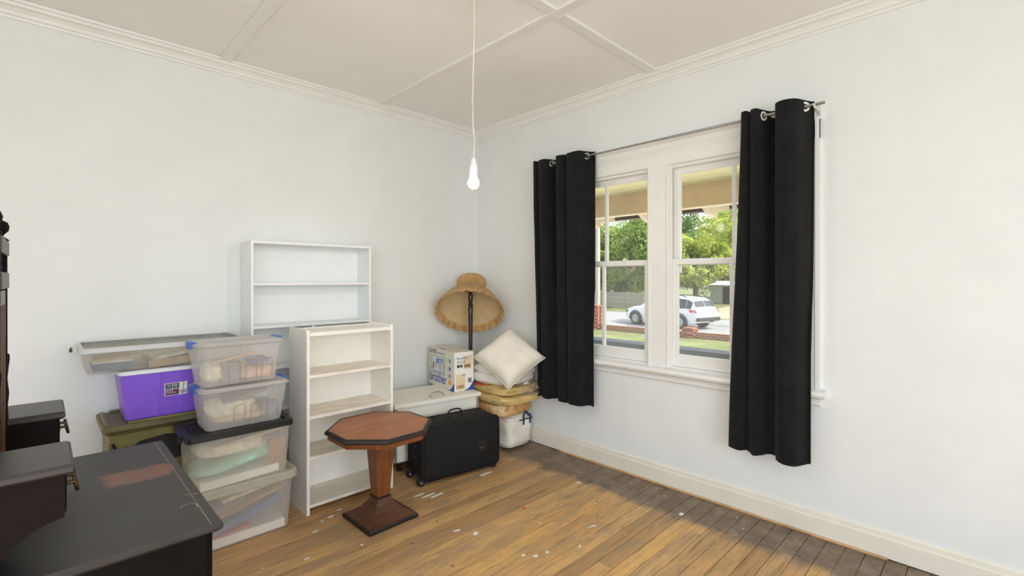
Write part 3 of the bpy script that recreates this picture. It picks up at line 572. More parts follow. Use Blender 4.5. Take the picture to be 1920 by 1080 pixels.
text('LS-2125', .032, M['inkblack'], bx, (.026, -.0016, .236), ER, LU, sx=.8)
def pe(name, pts, m):
    B().prism(pts, 'y', -.0015 - pe.k, .001).done(name, m, bx); pe.k += .00015
pe.k = 0
pe('printed_mark', RC(.026, .05, .200, .224), M['inkblack']); pe('printed_mark', RC(.054, .08, .200, .224), M['inkdgrey'])
pe('address_label', RC(.088, .168, .185, .30), M['sticker']); pe('address_label', RC(.012, .105, .012, .145), M['sticker'])
pe('printed_mark', RC(.07, .11, .128, .142), M['inkgrey'])
for k in range(9): pe('barcode_bar', RC(.132 + k * .004, .132 + k * .004 + (.0012 if k % 3 else .0025), .065, .105), M['inkblack'])
for k in range(12): pe('barcode_bar', RC(.022 + k * .006, .022 + k * .006 + (.002 if k % 2 else .003), .025, .052), M['brownc'])
for k in range(12): pe('barcode_bar', RC(.095 + k * .005, .095 + k * .005 + (.0016 if k % 2 else .0028), .197, .225), M['brownc'])
pe('printed_corner', [(BW - .003, .003), (BW - .003, .075), (BW - .03, .035), (BW - .055, .014), (BW - .09, .003)], M['inkblue'])
text('brother', .03, M['inkblue'], bx, (.02, .30, BH + .002), (0, -1, 0), (1, 0, 0))

# ------------------------------------------------------------------ suitcase
sc_ = thing('suitcase', 'black soft wheeled case standing on its side before the chest', 'suitcase', (-1.275, -.905, 0), R(-8.7))
SL, SD, S0, S1 = .655, .262, .028, .415
b = B(); b.loft([rrect(.0, SL, S0 + .0, S1, .045, 0), ], False, False) if False else None
b = B(); lo = []
for (d, ins) in ((0, .02), (.006, .006), (.016, 0), (SD - .016, 0), (SD - .006, .006), (SD, .02)):
    lo.append([(p[0], d, p[1]) for p in rrect(ins, SL - ins, S0 + ins, S1 - ins, .05, 0, 5)])
b.loft(lo); b.done('shell', M['blackfab'], sc_, smooth=50)
for d in (.012, SD - .012):
    pts = [(p[0], d, p[1]) for p in rrect(-.001, SL + .001, S0 - .001, S1 + .001, .05, 0, 5)]; B().tube(pts + [pts[0]], .0045, 6, up=(0, 1, 0)).done('piping', M['blackplastic'], sc_, smooth=60)
B().box(.012, .105, -.004, .002, S0 + .03, S1 - .03).done('front_flap', M['blackfab'], sc_, bev=.003)
B().box(.46, .535, -.003, .002, .16, .24).done('patch', M['blackplastic'], sc_, bev=.002)
B().box(.47, .50, -.006, -.002, .185, .189).done('zip_pull', M['steel'], sc_)
hb = B().tube([(.30, .19, S1 - .004), (.303, .19, S1 + .028), (.32, .19, S1 + .044), (.36, .19, S1 + .048), (.40, .19, S1 + .044), (.417, .19, S1 + .028), (.42, .19, S1 - .004)], .011, 10, .55).done('carry_handle', M['blackplastic'], sc_, smooth=60)
for x0 in (.30, .42): B().box(x0 - .02, x0 + .02, .175, .205, S1 - .003, S1 + .005).done('handle_mount', M['blackplastic'], hb, bev=.002)
B().tube([(SL + .004, .03, .15), (SL + .012, .03, .17), (SL + .012, .03, .30), (SL + .004, .03, .32)], .008, 8, .6, (0, 1, 0)).done('side_handle', M['blackplastic'], sc_, smooth=60)
for y0 in (.035, SD - .035):
    wh = B().cyl((.0, y0 - .012, .030), (.0, y0 + .012, .030), .030, n=20).done('wheel', M['blackplastic'], sc_, smooth=40)
    B().cyl((.0, y0 - .0135, .030), (.0, y0 + .0135, .030), .013, n=14).done('hub', M['greycl'], wh, smooth=40)
    B().box(-.004, .05, y0 - .022, y0 + .022, .030, .075).done('wheel_housing', M['blackplastic'], sc_, bev=.006)
    B().box(SL - .06, SL - .02, y0 - .012, y0 + .012, 0, .032).done('foot', M['blackplastic'], sc_, bev=.003)
for z0 in (.10, .18, .26, .34): B().lathe([(.004, 0), (.004, .002), (.001, .003)], (0, 0, 0), 10).done('rivet', M['steel'], sc_, loc=(.0, .13, z0)).rotation_euler = (0, R(-90), 0)

# ------------------------------------------------------------------ standard lamp
lp = thing('floor_lamp', 'dark turned standard lamp with a tilted ochre frilled shade', 'lamp', (-.362, -.322, 0))
B().lathe([(.125, 0), (.128, .008), (.125, .022), (.10, .032), (.05, .045), (.028, .07), (.02, .10)], n=32).done('base', M['lampwood'], lp, smooth=40)
prof = [(.019, .10), (.016, .14), (.020, .17), (.017, .2), (.0155, .5), (.018, .55), (.0135, .58), (.018, .61), (.0165, .66), (.0195, 1.0), (.022, 1.16), (.024, 1.21), (.018, 1.222), (.025, 1.236), (.018, 1.25), (.015, 1.262), (.021, 1.275), (.0235, 1.30), (.021, 1.335), (.014, 1.362), (.008, 1.37)]
B().lathe(prof, n=24).done('pole', M['lampwood'], lp, smooth=35)
# shade: axis n points to the opening (towards the room and down)
fw = Vector((.6997, .7145, 0)); nrm = (-fw * .66 + Vector((0, 0, -1)) * .75).normalized()
right = Vector((.7145, -.6997, 0)); upv = nrm.cross(right).normalized()
sc0 = Vector((-.018, -.014, 1.215))   # rim centre relative to the lamp
def shell(prof, n, name, mat, ruffle=None, thick=.003, sm=70):
    b = B(); loops = []
    for j, (r, h, am) in enumerate(prof):
        l = []
        for i in range(n):
            a = 2 * math.pi * i / n; ple = math.cos(i * math.pi) * am if ruffle is None else math.sin(a * ruffle + .8 * math.sin(a * 5)) * am
            rr_ = r + ple; hh = h + (0 if ruffle is None else .35 * am * math.cos(a * ruffle * 1.0 + 1))
            l.append(sc0 - nrm * hh + right * rr_ * math.cos(a) + upv * rr_ * math.sin(a))
        loops.append(l)
    b.loft(loops, False, False); bmesh.ops.solidify(b.bm, geom=list(b.bm.faces), thickness=thick)
    return b.done(name, mat, lp, smooth=sm)
shell([(.283, 0, .002), (.255, .05, .003), (.215, .105, .003), (.165, .16, .003), (.115, .20, .002), (.088, .225, .001)], 160, 'shade_cover', M['shade'], sm=8)
shell([(.274, -.002, .0015), (.240, .040, .004), (.199, .092, .004), (.149, .144, .0035), (.100, .180, .0025), (.074, .205, .001)], 120, 'shade_lining', M['lining'], thick=.002, sm=8)
shell([(.088, .225, .001), (.108, .24, .004), (.130, .262, .006), (.142, .29, .004), (.140, .308, .004), (.132, .312, .004)], 96, 'shade_collar', M['shade'], ruffle=22)
shell([(.279, .010, .0), (.287, .002, .002), (.297, -.014, .006), (.305, -.036, .0085), (.310, -.058, .0095)], 288, 'frill', M['shade'], ruffle=24, thick=.004)
ringp = [sc0 + right * .281 * math.cos(a) + upv * .281 * math.sin(a) for a in [2 * math.pi * k / 48 for k in range(49)]]
B().tube(ringp, .004, 6).done('rim_wire', M['shade'], lp, smooth=60)
nk = sc0 - nrm * .20
B().tube([nk + right * .07 * math.cos(a) + upv * .07 * math.sin(a) for a in [2 * math.pi * k / 24 for k in range(25)]], .003, 6).done('gallery_ring', M['whitering'], lp, smooth=60)
for a in (0, 2.1, 4.2): B().tube([nk + right * .07 * math.cos(a) + upv * .07 * math.sin(a), nk + nrm * .03, Vector((0, 0, 1.365))], .002, 6).done('gallery_spoke', M['steel'], lp)
gb = [nk + nrm * .02 + right * .04]
B().lathe([(.008, -.03), (.012, -.02), (.022, 0), (.026, .018), (.02, .036), (.006, .044)], tuple(gb[0]), 16).done('spare_bulb', M['glassbulb'], lp, smooth=60)

# ------------------------------------------------------------------ bag, quilts, pillows in the corner
bag = thing('woven_bag', 'white woven bag with navy handles on the floor under the quilts', 'bag', (-.215, -.60, 0))
b = softbox(.150, .235, .145, 6, .010, 8, 96, 44, seed=2, wr=.011, wf=14); bo = b.done('bag_body', M['bagw'], bag, smooth=70, loc=(0, 0, .147))
B().box(-.03, .135, -.251, -.240, .247, .255).done('top_seam', M['navy'], bag, bev=.002)
B().tube(CX([(.02, -.246, .205), (.02, -.250, .255), (.012, -.258, .290), (.022, -.264, .318), (.045, -.266, .312), (.062, -.262, .290), (.088, -.258, .283), (.102, -.252, .262), (.10, -.246, .205)], 4), .0105, 8, .28, (0, 1, .01)).done('handle', M['navy'], bag, smooth=60)
def soft(name, label, cat, loc, rz, b, mat, group=None, **kw):
    o = b.done(name, mat, None, smooth=70, loc=loc, rz=rz); return tag(o, label, cat, group)
soft('quilt', 'orange floral quilt folded in plastic on the white bag', 'quilt', (-.265, -.600, .352), R(4), softbox(.215, .232, .062, 5, .010, 10, 90, 30, seed=5, wr=.014, wf=22), M['oquilt'])
yq = thing('quilt', 'mustard yellow quilt folded double below the white pillows', 'quilt', (-.270, -.665, .41), R(-3))
for k, z0 in enumerate((.045, .118)): softbox(.225 - .006 * k, .285 - .01 * k, .043, 4, .010, 9, 90, 26, seed=8 + k, wr=.016, wf=20).done('fold', M['yquilt'], yq, smooth=70, loc=(.004 * k, .01 * k, z0))
soft('pillow', 'white cotton pillow lying on the yellow quilt', 'pillow', (-.275, -.645, .625), R(5), softbox(.23, .27, .062, 3, .010, 9, 80, 28, seed=21, wr=.006, wf=18), M['pillow2'], 'pillows in the corner')
o = soft('pillow', 'thin cream pillow between the top pillow and white one', 'pillow', (-.262, -.70, .695), R(8), pillow(.44, .12, seed=4), M['pillow2'], 'pillows in the corner'); o.rotation_euler = (R(9), R(-6), R(8))
tp = pillow(.435, .21, seed=9, wr=.007).done('pillow', M['pillow'], None, smooth=75)
ed_ = []; S_ = .435
for a_, b_ in ((0, 1), (1, 2), (2, 3), (3, 4)):
    for k in range(14):
        t_ = -1 + 2 * k / 14; u_, v_ = [(t_, -1), (1, t_), (-t_, 1), (-1, -t_)][a_]
        ed_.append((u_ * S_ / 2 * (1 - .07 * (1 - v_ * v_)), v_ * S_ / 2 * (1 - .07 * (1 - u_ * u_)), 0))
B().tube(ed_ + [ed_[0]], .0032, 6).done('piping', M['pillow'], tp, smooth=60)
tag(tp, 'plump cream pillow tilted on one corner on top of the pile', 'pillow', 'pillows in the corner')
zdir = (-fw * .74 + Vector((0, 0, 1)) * .67).normalized(); xd = right.copy(); yd = zdir.cross(xd)
rm = Matrix((xd, yd, zdir)).transposed() @ Matrix.Rotation(R(44), 3, 'Z'); tp.matrix_world = rm.to_4x4(); tp.location = (-.375, -.852, .815)
pb = softbox(.140, .19, .075, 3, .022, 14, 110, 44, seed=31, wr=.016, wf=34); tag(pb.done('plastic_bag', M['plast'], None, smooth=50, loc=(-.175, -.785, .52), rz=R(-10)), 'crumpled clear plastic sleeve round the end of the yellow quilt', 'plastic bag')
tag(softbox(.10, .16, .012, 3, .006, 9, seed=40).done('folded_cloth', M['rosycloth'], None, smooth=70, loc=(-.40, -.60, .563), rz=.1), 'rust coloured cloth edge peeping out between yellow quilt and pillow', 'cloth')

# ------------------------------------------------------------------ olive cabinet
gc = thing('painted_cabinet', 'small olive gilt cabinet with carved front under the purple tub', 'cabinet', (-2.975, -.03, 0))
GW, GD, GT = .56, .40, .682
B().box(.03, GW - .03, -GD + .035, 0, .05, GT - .05).done('body', M['green'], gc, bev=.002, seg=1)
for x0 in (.03, GW - .055):
    for y0 in (-GD + .035, -.025): B().lathe([(.016, 0), (.012, .02), (.02, .035), (.018, .051)], (x0 + .0125, y0 + .0125, 0), 14).done('foot', M['green'], gc, smooth=40)
B().loft([rrect(.028, GW - .028, -GD + .03, 0, .004, GT - .055, 1), rrect(.018, GW - .018, -GD + .022, 0, .004, GT - .043, 1), rrect(.012, GW - .012, -GD + .012, 0, .004, GT - .034, 1), rrect(0, GW, -GD, 0, .006, GT - .026, 1), rrect(0, GW, -GD, 0, .006, GT - .006, 1), rrect(.006, GW - .006, -GD + .006, 0, .006, GT, 1)]).done('cabinet_top', M['greendark'], gc)
for (a, c, d, e) in ((.012, .032, -GD + .04, -.03), (.11, GW - .04, -GD + .016, -GD + .032), (.06, GW - .04, -.03, -.012)):
    B().box(a, c, d, e, GT - .002, GT + .014).done('gallery_rail', M['green'], gc, bev=.005)
yf = -GD + .035
B().box(.07, GW - .07, yf - .006, yf + .002, .10, GT - .085).done('door', M['green'], gc, bev=.003)
B().prism([(.10, .52), (.16, .575), (.28, .59), (.40, .575), (.46, .52), (.43, .46), (.28, .43), (.13, .46)], 'y', yf - .0085, yf - .002).done('fretwork', M['darkcut'], gc)
for sx in (1, -1):
    pts = [(.28 + sx * (.17 - .05 * math.cos(t) * (1 - t / 9)), yf - .010, .50 + .055 * math.sin(t) * (1 - t / 9) + .012 * t) for t in [k * .35 for k in range(18)]]
    B().tube(pts, .006, 6).done('scroll', M['green'], gc, smooth=60)
    B().tube([(.28 + sx * .235, yf - .008, .585), (.28 + sx * .225, yf - .010, .56), (.28 + sx * .235, yf - .010, .535), (.28 + sx * .222, yf - .008, .51)], .007, 6).done('scroll', M['darkcut'], gc, smooth=60)

# ------------------------------------------------------------------ storage tubs
def tub(root, x0, x1, y0, y1, z0, z1, tap, mat, r=.03, t=.003, name='tub_body'):
    b = B(); lp_ = lambda i, z, k: rrect(x0 + tap * i + k, x1 - tap * i - k, y0 + tap * i + k, y1 - tap * i - k, max(.004, r - k), z, 4)
    b.loft([lp_(1.25, z0, .004), lp_(1, z0 + .008, 0), lp_(0, z1, 0), lp_(0, z1, t), lp_(1, z0 + .010, t)], True, True)
    return b.done(name, mat, root, smooth=40)
def rim(root, x0, x1, y0, y1, z0, z1, mat, r=.034, name='lid', dish=.006, w=.018):
    q = lambda k, z: rrect(x0 + k, x1 - k, y0 + k, y1 - k, max(.006, r - k * .5), z, 4)
    b = B(); b.loft([q(.004, z0), q(0, z0 + .003), q(0, z1 - .004), q(.005, z1), q(w, z1), q(w + .004, z1 - dish)], True, True); return b.done(name, mat, root, smooth=35)
# purple tub
pu = thing('storage_tub', 'purple plastic tub with white lid on the olive cabinet', 'storage box', (-2.905, -.41, .684))
tub(pu, .008, .575, .008, .345, 0, .262, .026, M['purple'], .03, .004)
rim(pu, -.002, .585, -.002, .355, .262, .288, M['whitepl'])
for x0 in (.19, .30): B().tube([(x0, .0085 + .0, .255), (x0 - .006, .034, .012)], .0022, 6).done('moulded_line', M['purple'], pu)
for x0 in (-.010, .585): B().box(x0 - .012, x0 + .010, .13, .22, .258, .272).done('grip', M['whitepl'], pu, bev=.004)
pf = lambda z: .008 + .026 * (1 - (z - .008) / .254)           # front face y at height z
tilt = .026 / .254; LU2 = Vector((0, -tilt, 1)).normalized()
def lab(name, x0, x1, z0, z1, m, k): B().loft([[(x0, pf(z0) - k, z0), (x1, pf(z0) - k, z0), (x1, pf(z1) - k, z1), (x0, pf(z1) - k, z1)], [(x0, pf(z0) + .002, z0), (x1, pf(z0) + .002, z0), (x1, pf(z1) + .002, z1), (x0, pf(z1) + .002, z1)]]).done(name, m, pu)
lab('product_label', .208, .318, .118, .192, M['boxwhite'], .0012)
lab('label_block', .211, .243, .155, .189, M['inknavy'], .0018); lab('label_block', .246, .278, .155, .189, M['inkdgrey'], .0018); lab('label_block', .211, .278, .121, .152, M['inkpurple'], .0018)
lab('label_badge', .297, .309, .176, .187, M['inkyellow'], .0018)
for k in range(8): lab('barcode_bar', .284 + k * .004, .2855 + k * .004 + (k % 2) * .0008, .124, .146, M['inkblack'], .0018)
def ltx(s, size, x, z, m=M['boxwhite'], sx=1.0): text(s, size, m, pu, (x, pf(z) - .0022, z), (1, 0, 0), LU2, sx=sx)
ltx('STORE', .0095, .2125, .178, sx=.95); ltx('AND', .006, .222, .1715); ltx('STACK', .0095, .2125, .160, sx=.95); ltx('50', .019, .2495, .171); ltx('LITRE', .007, .2525, .160)
ltx('Stackable', .0095, .213, .1425); ltx('Storage Box', .0105, .213, .132)
# flat underbed box
fb = thing('underbed_box', 'long flat clear box with grey lid across the purple tub', 'storage box', (-3.06, -.46, .974))
tub(fb, .012, .755, .010, .385, 0, .122, .012, M['flatclear'], .02, .003)
rim(fb, 0, .77, 0, .395, .123, .140, M['flatlid'], .024, 'lid_panel', .004, .03)
b = B(); q = lambda k, z: rrect(0 + k, .77 - k, 0 + k, .395 - k, .022, z, 4)
b.loft([q(-.004, .117), q(-.004, .136), q(.002, .1425), q(.013, .1425), q(.013, .1405), q(-.0005, .1405), q(-.0005, .117), q(-.004, .117)], False, False); b.done('lid_edge', M['greypl'], fb, smooth=40)
for x0, s in ((-.004, -1), (.774, 1)):
    cb = B().box(min(x0, x0 + s * .022), max(x0, x0 + s * .022), .14, .26, .108, .136); cb.done('latch', M['greypl'], fb, bev=.004)
    B().tube([(x0 + s * .022, .15, .13), (x0 + s * .03, .15, .118), (x0 + s * .03, .25, .118), (x0 + s * .022, .25, .13)], .004, 6).done('latch_bar', M['blackplastic'], fb, smooth=60)
# clear tubs
t1 = thing('storage_tub', 'large cloudy tub with cream lid, lowest of the clear stack', 'storage box', (-2.72, -.815, 0))
tub(t1, .012, .595, .008, .36, 0, .300, .018, M['clear2'], .035, .003); rim(t1, -.006, .622, -.008, .376, .298, .342, M['rimcream'], .05, 'lid', .012, .03)
t2 = thing('storage_tub', 'clear tub with black latching lid in the middle of the stack', 'storage box', (-2.665, -.812, .331))
tub(t2, .022, .525, .008, .350, 0, .283, .016, M['clear2'], .03, .003); rim(t2, -.002, .536, -.008, .366, .283, .318, M['blackplastic'], .022, 'lid', .010, .03)
for k in range(5): B().box(.03, .13, .10 + k * .03, .112 + k * .03, .308, .3135).done('lid_rib', M['blackplastic'], t2)
for x0 in (-.016, .532): B().box(x0, x0 + .018, .12, .23, .262, .312).done('latch', M['blackplastic'], t2, bev=.004)
def handled(label, loc, rz, w_, d, h):
    t = thing('storage_tub', label, 'storage box', loc, rz, None)
    tub(t, .006, w_ - .006, .006, d - .006, 0, h - .012, .028, M['clear'], .035, .0028)
    b = B(); q = lambda k, z: rrect(k, w_ - k, k, d - k, .04, z, 5)
    b.loft([q(.004, h - .022), q(-.004, h - .018), q(-.006, h - .010), q(0, h - .004), q(.012, h - .004), q(.012, h - .02)], False, False); bmesh.ops.solidify(b.bm, geom=list(b.bm.faces), thickness=.002); b.done('rim', M['rimclear'], t, smooth=40)
    rim(t, .004, w_ - .004, .004, d - .004, h - .006, h, M['rimclear'], .036, 'lid', .003, .02)
    for x0 in (-.012, w_ - .012):
        B().loft([[(x0, d * .3, h - .034), (x0 + .004, d * .3, h + .004), (x0 + .03, d * .3, h + .005), (x0 + .024, d * .3, h - .004)], [(x0, d * .7, h - .034), (x0 + .004, d * .7, h + .004), (x0 + .03, d * .7, h + .005), (x0 + .024, d * .7, h - .004)]]).done('clip_handle', M['bluepl'], t, bev=.002)
    for k in range(3):
        cx_ = w_ * (.42 + .19 * k); z0, z1 = .02, h * .56; y_ = lambda z: .006 + .028 * (1 - z / (h - .012)) - .001
        B().tube([(cx_ - .028, y_(z0), z0), (cx_ - .028, y_(z1 - .015), z1 - .015), (cx_ - .02, y_(z1), z1), (cx_ + .02, y_(z1), z1), (cx_ + .028, y_(z1 - .015), z1 - .015), (cx_ + .028, y_(z0), z0)], .003, 6, 1, (0, 1, 0)).done('arch_rib', M['ribclear'], t, smooth=60)
    return t
t3 = handled('clear tub with blue clip handles resting on the black lid', (-2.60, -.80, .643), R(0), .455, .31, .238)
t4 = handled('clear tub with blue clip handles topmost of the stack', (-2.615, -.795, .884), R(1.5), .445, .29, .245)
# contents seen through the plastic
def item(name, label, cat, b, m, loc, rot=(0, 0, 0), **k):
    o = b.done(name, m, None, **k); o.location = loc; o.rotation_euler = rot; return tag(o, label, cat)
bxx = lambda a, b_, c: B().box(-a / 2, a / 2, -b_ / 2, b_ / 2, 0, c)
FX, FY, FZ = -3.06, -.46, .974
item('book', 'white-edged slate book flat in the long flat box', 'book', bxx(.17, .20, .040), M['slate'], (FX + .135, FY + .145, FZ + .014), bev=.002)
item('paper_pad', 'white pad lying on the slate book in the flat box', 'paper', bxx(.172, .20, .012), M['paper'], (FX + .135, FY + .145, FZ + .055))
item('folder', 'tan card folder on the white pad in the flat box', 'folder', bxx(.20, .22, .014), M['tan'], (FX + .155, FY + .15, FZ + .068), (0, R(-3), 0))
item('paper_stack', 'loose stack of tan papers in middle of flat box', 'paper', bxx(.30, .24, .042), M['tan'], (FX + .44, FY + .17, FZ + .014), (0, R(-4), 0))
item('paper_stack', 'loose cream papers on tan stack in flat box', 'paper', bxx(.27, .22, .018), M['lace'], (FX + .43, FY + .16, FZ + .064), (0, R(-7), .1))
item('carton', 'yellow small carton above its twin in the flat box', 'box', bxx(.055, .06, .022), M['yellow'], (FX + .59, FY + .06, FZ + .052), bev=.002)
item('carton', 'yellow small carton at the floor of the flat box', 'box', bxx(.06, .06, .024), M['yellow'], (FX + .59, FY + .06, FZ + .026), bev=.002)
item('ruler', 'pale wooden stick leaning over the yellow cartons', 'stick', bxx(.16, .03, .010), M['lace'], (FX + .62, FY + .10, FZ + .085), (0, R(-14), .1))
item('fabric_bundle', 'cream lace bundle at the clip end of topmost tub', 'cloth', softbox(.05, .08, .05, 3, .012, 20, seed=3), M['lace'], (-2.52, -.66, .955), smooth=60)
item('folder', 'grey folder upright in the topmost tub', 'folder', bxx(.10, .20, .11), M['greycl'], (-2.44, -.63, .90), (0, R(4), 0), bev=.004)
item('cloth', 'peach cloth lying across the topmost tub', 'cloth', softbox(.10, .09, .035, 3, .012, 14, seed=6), M['peach'], (-2.31, -.655, .935), smooth=60)
item('book', 'blue book near the far end of topmost tub', 'book', bxx(.09, .16, .022), M['bluef'], (-2.28, -.65, .99), (0, R(-5), 0))
item('ruler', 'cream stick sloping through the topmost tub', 'stick', bxx(.22, .02, .012), M['tan'], (-2.42, -.70, 1.025), (0, R(-11), 0))
item('fabric_bundle', 'cream crumpled lace in the tub above the black lid', 'cloth', softbox(.13, .09, .05, 3, .022, 14, seed=12), M['lace'], (-2.42, -.645, .745), smooth=60)
item('cloth', 'tan folded cloth in the tub above the black lid', 'cloth', softbox(.15, .10, .022, 3, .012, 14, seed=14), M['tan'], (-2.38, -.645, .690), smooth=60)
item('folder', 'grey folder sloping in the tub above the black lid', 'folder', bxx(.24, .18, .014), M['greycl'], (-2.36, -.64, .80), (0, R(-10), 0))
item('book', 'slate book at the end of tub above black lid', 'book', bxx(.07, .16, .07), M['slate'], (-2.24, -.65, .68), bev=.002)
Z2 = .331
item('lace_cloth', 'cream lace heap in the black lidded tub', 'cloth', softbox(.19, .13, .045, 3, .018, 16, seed=17), M['lace'], (-2.42, -.645, Z2 + .20), smooth=60)
item('cloth', 'mint green cloth draped in the black lidded tub', 'cloth', softbox(.22, .145, .03, 3, .022, 8, seed=19), M['mint'], (-2.41, -.643, Z2 + .118), (0, R(-9), 0), smooth=60)
item('card_sheet', 'brown card sheet at the end of the black lidded tub', 'card', bxx(.09, .008, .15), M['brownc'], (-2.205, -.775, Z2 + .055), (R(-5), 0, 0))
item('paper_stack', 'white papers low in the black lidded tub', 'paper', bxx(.40, .28, .045), M['paper'], (-2.40, -.64, Z2 + .014), (0, R(-2), 0), bev=.003)
item('cloth', 'blue cloth near the top of the black lidded tub', 'cloth', softbox(.15, .13, .014, 3, .006, 10, seed=23), M['slate'], (-2.30, -.645, Z2 + .258), (0, R(-4), 0), smooth=60)
item('ruler', 'tan stick under the black lid beside the blue cloth', 'stick', bxx(.36, .03, .012), M['tan'], (-2.36, -.76, Z2 + .24), (0, R(-5), 0))
item('cloth', 'grey cloth at the side of the black lidded tub', 'cloth', softbox(.07, .12, .02, 3, .01, 12, seed=25), M['greycl'], (-2.24, -.66, Z2 + .222), smooth=60)
item('folder', 'blue folder sloping in the lowest tub', 'folder', bxx(.36, .26, .040), M['bluef'], (-2.36, -.655, .125), (0, R(-15), 0), bev=.004)
item('paper_stack', 'white papers at the floor of the lowest tub', 'paper', bxx(.50, .30, .05), M['paper'], (-2.42, -.635, .013), bev=.004)
item('magazine', 'red magazine on the papers in the lowest tub', 'magazine', bxx(.22, .26, .012), M['red'], (-2.47, -.645, .066), (0, R(-3), .05))
item('folder', 'brown card folder above the blue folder in lowest tub', 'folder', bxx(.34, .26, .018), M['brownc'], (-2.34, -.65, .205), (0, R(-13), 0))
item('cloth', 'grey crumpled cloth in the lowest tub under cream lid', 'cloth', softbox(.17, .13, .05, 3, .02, 14, seed=28), M['greycl'], (-2.50, -.64, .19), smooth=60)
item('paper_stack', 'cream papers high in the lowest tub', 'paper', bxx(.28, .24, .02), M['lace'], (-2.35, -.645, .258), (0, R(-8), 0))

# ------------------------------------------------------------------ dresser
dr = thing('dresser', 'black-brown polished dressing chest with swing mirror and two small top drawers', 'dresser', (-2.815, -1.648, 0))
DT = .76; topm = worn_top_mat('dresser_top_polish', (40, 36, 34), (124, 82, 60), (-.13, .10), (.105, .085), .40)  # top's base colour is lightened for sheen; the rubbed patch is wear
b = B(); q = lambda k, z: rrect(-.515, .0 - k, -.503 + k, .503 - k, .004, z, 1)
b.loft([q(.010, DT - .028), q(.004, DT - .024), q(.0, DT - .018), q(.0, DT - .008), q(.006, DT)]); b.done('dresser_top', topm, dr)
B().box(-.505, -.035, -.475, .475, .06, DT - .027).done('body', M['dress'], dr, bev=.002, seg=1)
B().box(-.50, -.025, -.482, .482, 0, .07).done('plinth', M['dress'], dr, bev=.004)
for z0, z1 in ((.08, .29), (.30, .51), (.52, .72)):
    d_ = B().box(-.038, -.018, -.455, .455, z0, z1).done('drawer', M['dress'], dr, bev=.003)
    for yy in (-.25, .25): B().tube([(-.018, yy - .04, (z0 + z1) / 2 + .01), (.0, yy - .04, (z0 + z1) / 2), (.004, yy, (z0 + z1) / 2 - .02), (.0, yy + .04, (z0 + z1) / 2), (-.018, yy + .04, (z0 + z1) / 2 + .01)], .004, 6).done('pull', M['bronze'], d_, smooth=60)
for y0 in (-.480, .182 + .002):   # the two raised trinket drawers
    y1 = y0 + .235; XF = -.345; XB = -.512
    arc = [(XF, DT + .122), (XF - .03, DT + .116), (XF - .06, DT + .103), (XF - .088, DT + .082), (XF - .110, DT + .054), (XF - .124, DT + .022), (XF - .128, DT)]
    bo = B()
    for ya in (y0 + .004, y1 - .016): bo.prism(arc + [(XB, DT), (XB, DT + .232), (XF, DT + .232)], 'y', ya, ya + .012)
    bo.box(XB, XF - .004, y0 + .016, y1 - .016, DT + .118, DT + .128); bo.box(XB, XB + .01, y0 + .016, y1 - .016, DT, DT + .232)
    cs = bo.done('trinket_box', M['mahog'], dr)
    b = B(); b.loft([rrect(XB, XF + .012, y0 - .002, y1 + .002, .003, DT + .230, 1), rrect(XB, XF + .018, y0 - .008, y1 + .008, .003, DT + .236, 1), rrect(XB, XF + .018, y0 - .008, y1 + .008, .003, DT + .248, 1), rrect(XB, XF + .012, y0 - .002, y1 + .002, .003, DT + .255, 1)]); b.done('box_lid', M['lidpolish'], dr)
    df = B().box(XF - .012, XF + .004, y0 + .018, y1 - .018, DT + .130, DT + .226).done('trinket_drawer', M['dress'], dr, bev=.002)
    yc = (y0 + y1) / 2; zc = DT + .182
    B().box(XF + .003, XF + .006, yc - .045, yc + .045, zc - .014, zc + .014).done('back_plate', M['bronze'], df, bev=.001, seg=1)
    for s in (-1, 1): B().cyl((XF + .004, yc + s * .034, zc), (XF + .022, yc + s * .034, zc), .005, n=10).done('handle_post', M['bronze'], df, smooth=40)
    B().tube([(XF + .020, yc - .036, zc + .012), (XF + .023, yc - .036, zc - .006), (XF + .027, yc - .03, zc - .024), (XF + .028, yc, zc - .030), (XF + .027, yc + .03, zc - .024), (XF + .023, yc + .036, zc - .006), (XF + .020, yc + .036, zc + .012)], .0045, 8).done('drop_handle', M['bronze'], df, smooth=60)
for yy in (-.215, .150):          # mirror posts
    B().box(-.505, -.467, yy - .018, yy + .018, DT, 1.60).done('mirror_post', M['dress'], dr, bev=.003)
    B().lathe([(.020, 1.60), (.024, 1.606), (.018, 1.612), (.010, 1.618), (.012, 1.624), (.022, 1.636), (.0245, 1.650), (.020, 1.664), (.006, 1.672)], (-.486, yy, 0), 20).done('finial', M['dress'], dr, smooth=40)
for z0, z1 in ((1.555, 1.60), (1.45, 1.50)): B().box(-.500, -.463, -.233, .168, z0, z1).done('crest_rail', M['lidpolish'], dr, bev=.004)
for k in range(6): B().lathe([(.006, 1.50), (.010, 1.515), (.006, 1.53), (.010, 1.545), (.006, 1.556)], (-.484, -.17 + k * .055, 0), 12).done('spindle', M['dress'], dr, smooth=40)
mf = B(); mf.box(-.497, -.470, -.190, -.145, .90, 1.445).box(-.497, -.470, .085, .130, .90, 1.445).box(-.497, -.470, -.145, .085, 1.40, 1.445).box(-.497, -.470, -.145, .085, .90, .945)
mfo = mf.done('mirror_frame', M['framewood'], dr, bev=.003); B().box(-.488, -.482, -.147, .087, .943, 1.402).done('mirror_glass', M['mirror'], mfo)
for yy in (-.255, .190):
    B().lathe([(.010, DT + .25), (.008, DT + .30), (.011, DT + .34), (.007, DT + .39), (.010, DT + .43), (.0125, DT + .455), (.012, DT + .468), (.004, DT + .478)], (-.475, yy, 0), 14).done('turned_knob', M['dress'], dr, smooth=40)
B().box(-.0315, -.030, -.497, .497, DT - .0005, DT + .0003).done('joint_line', M['scratch'], dr)
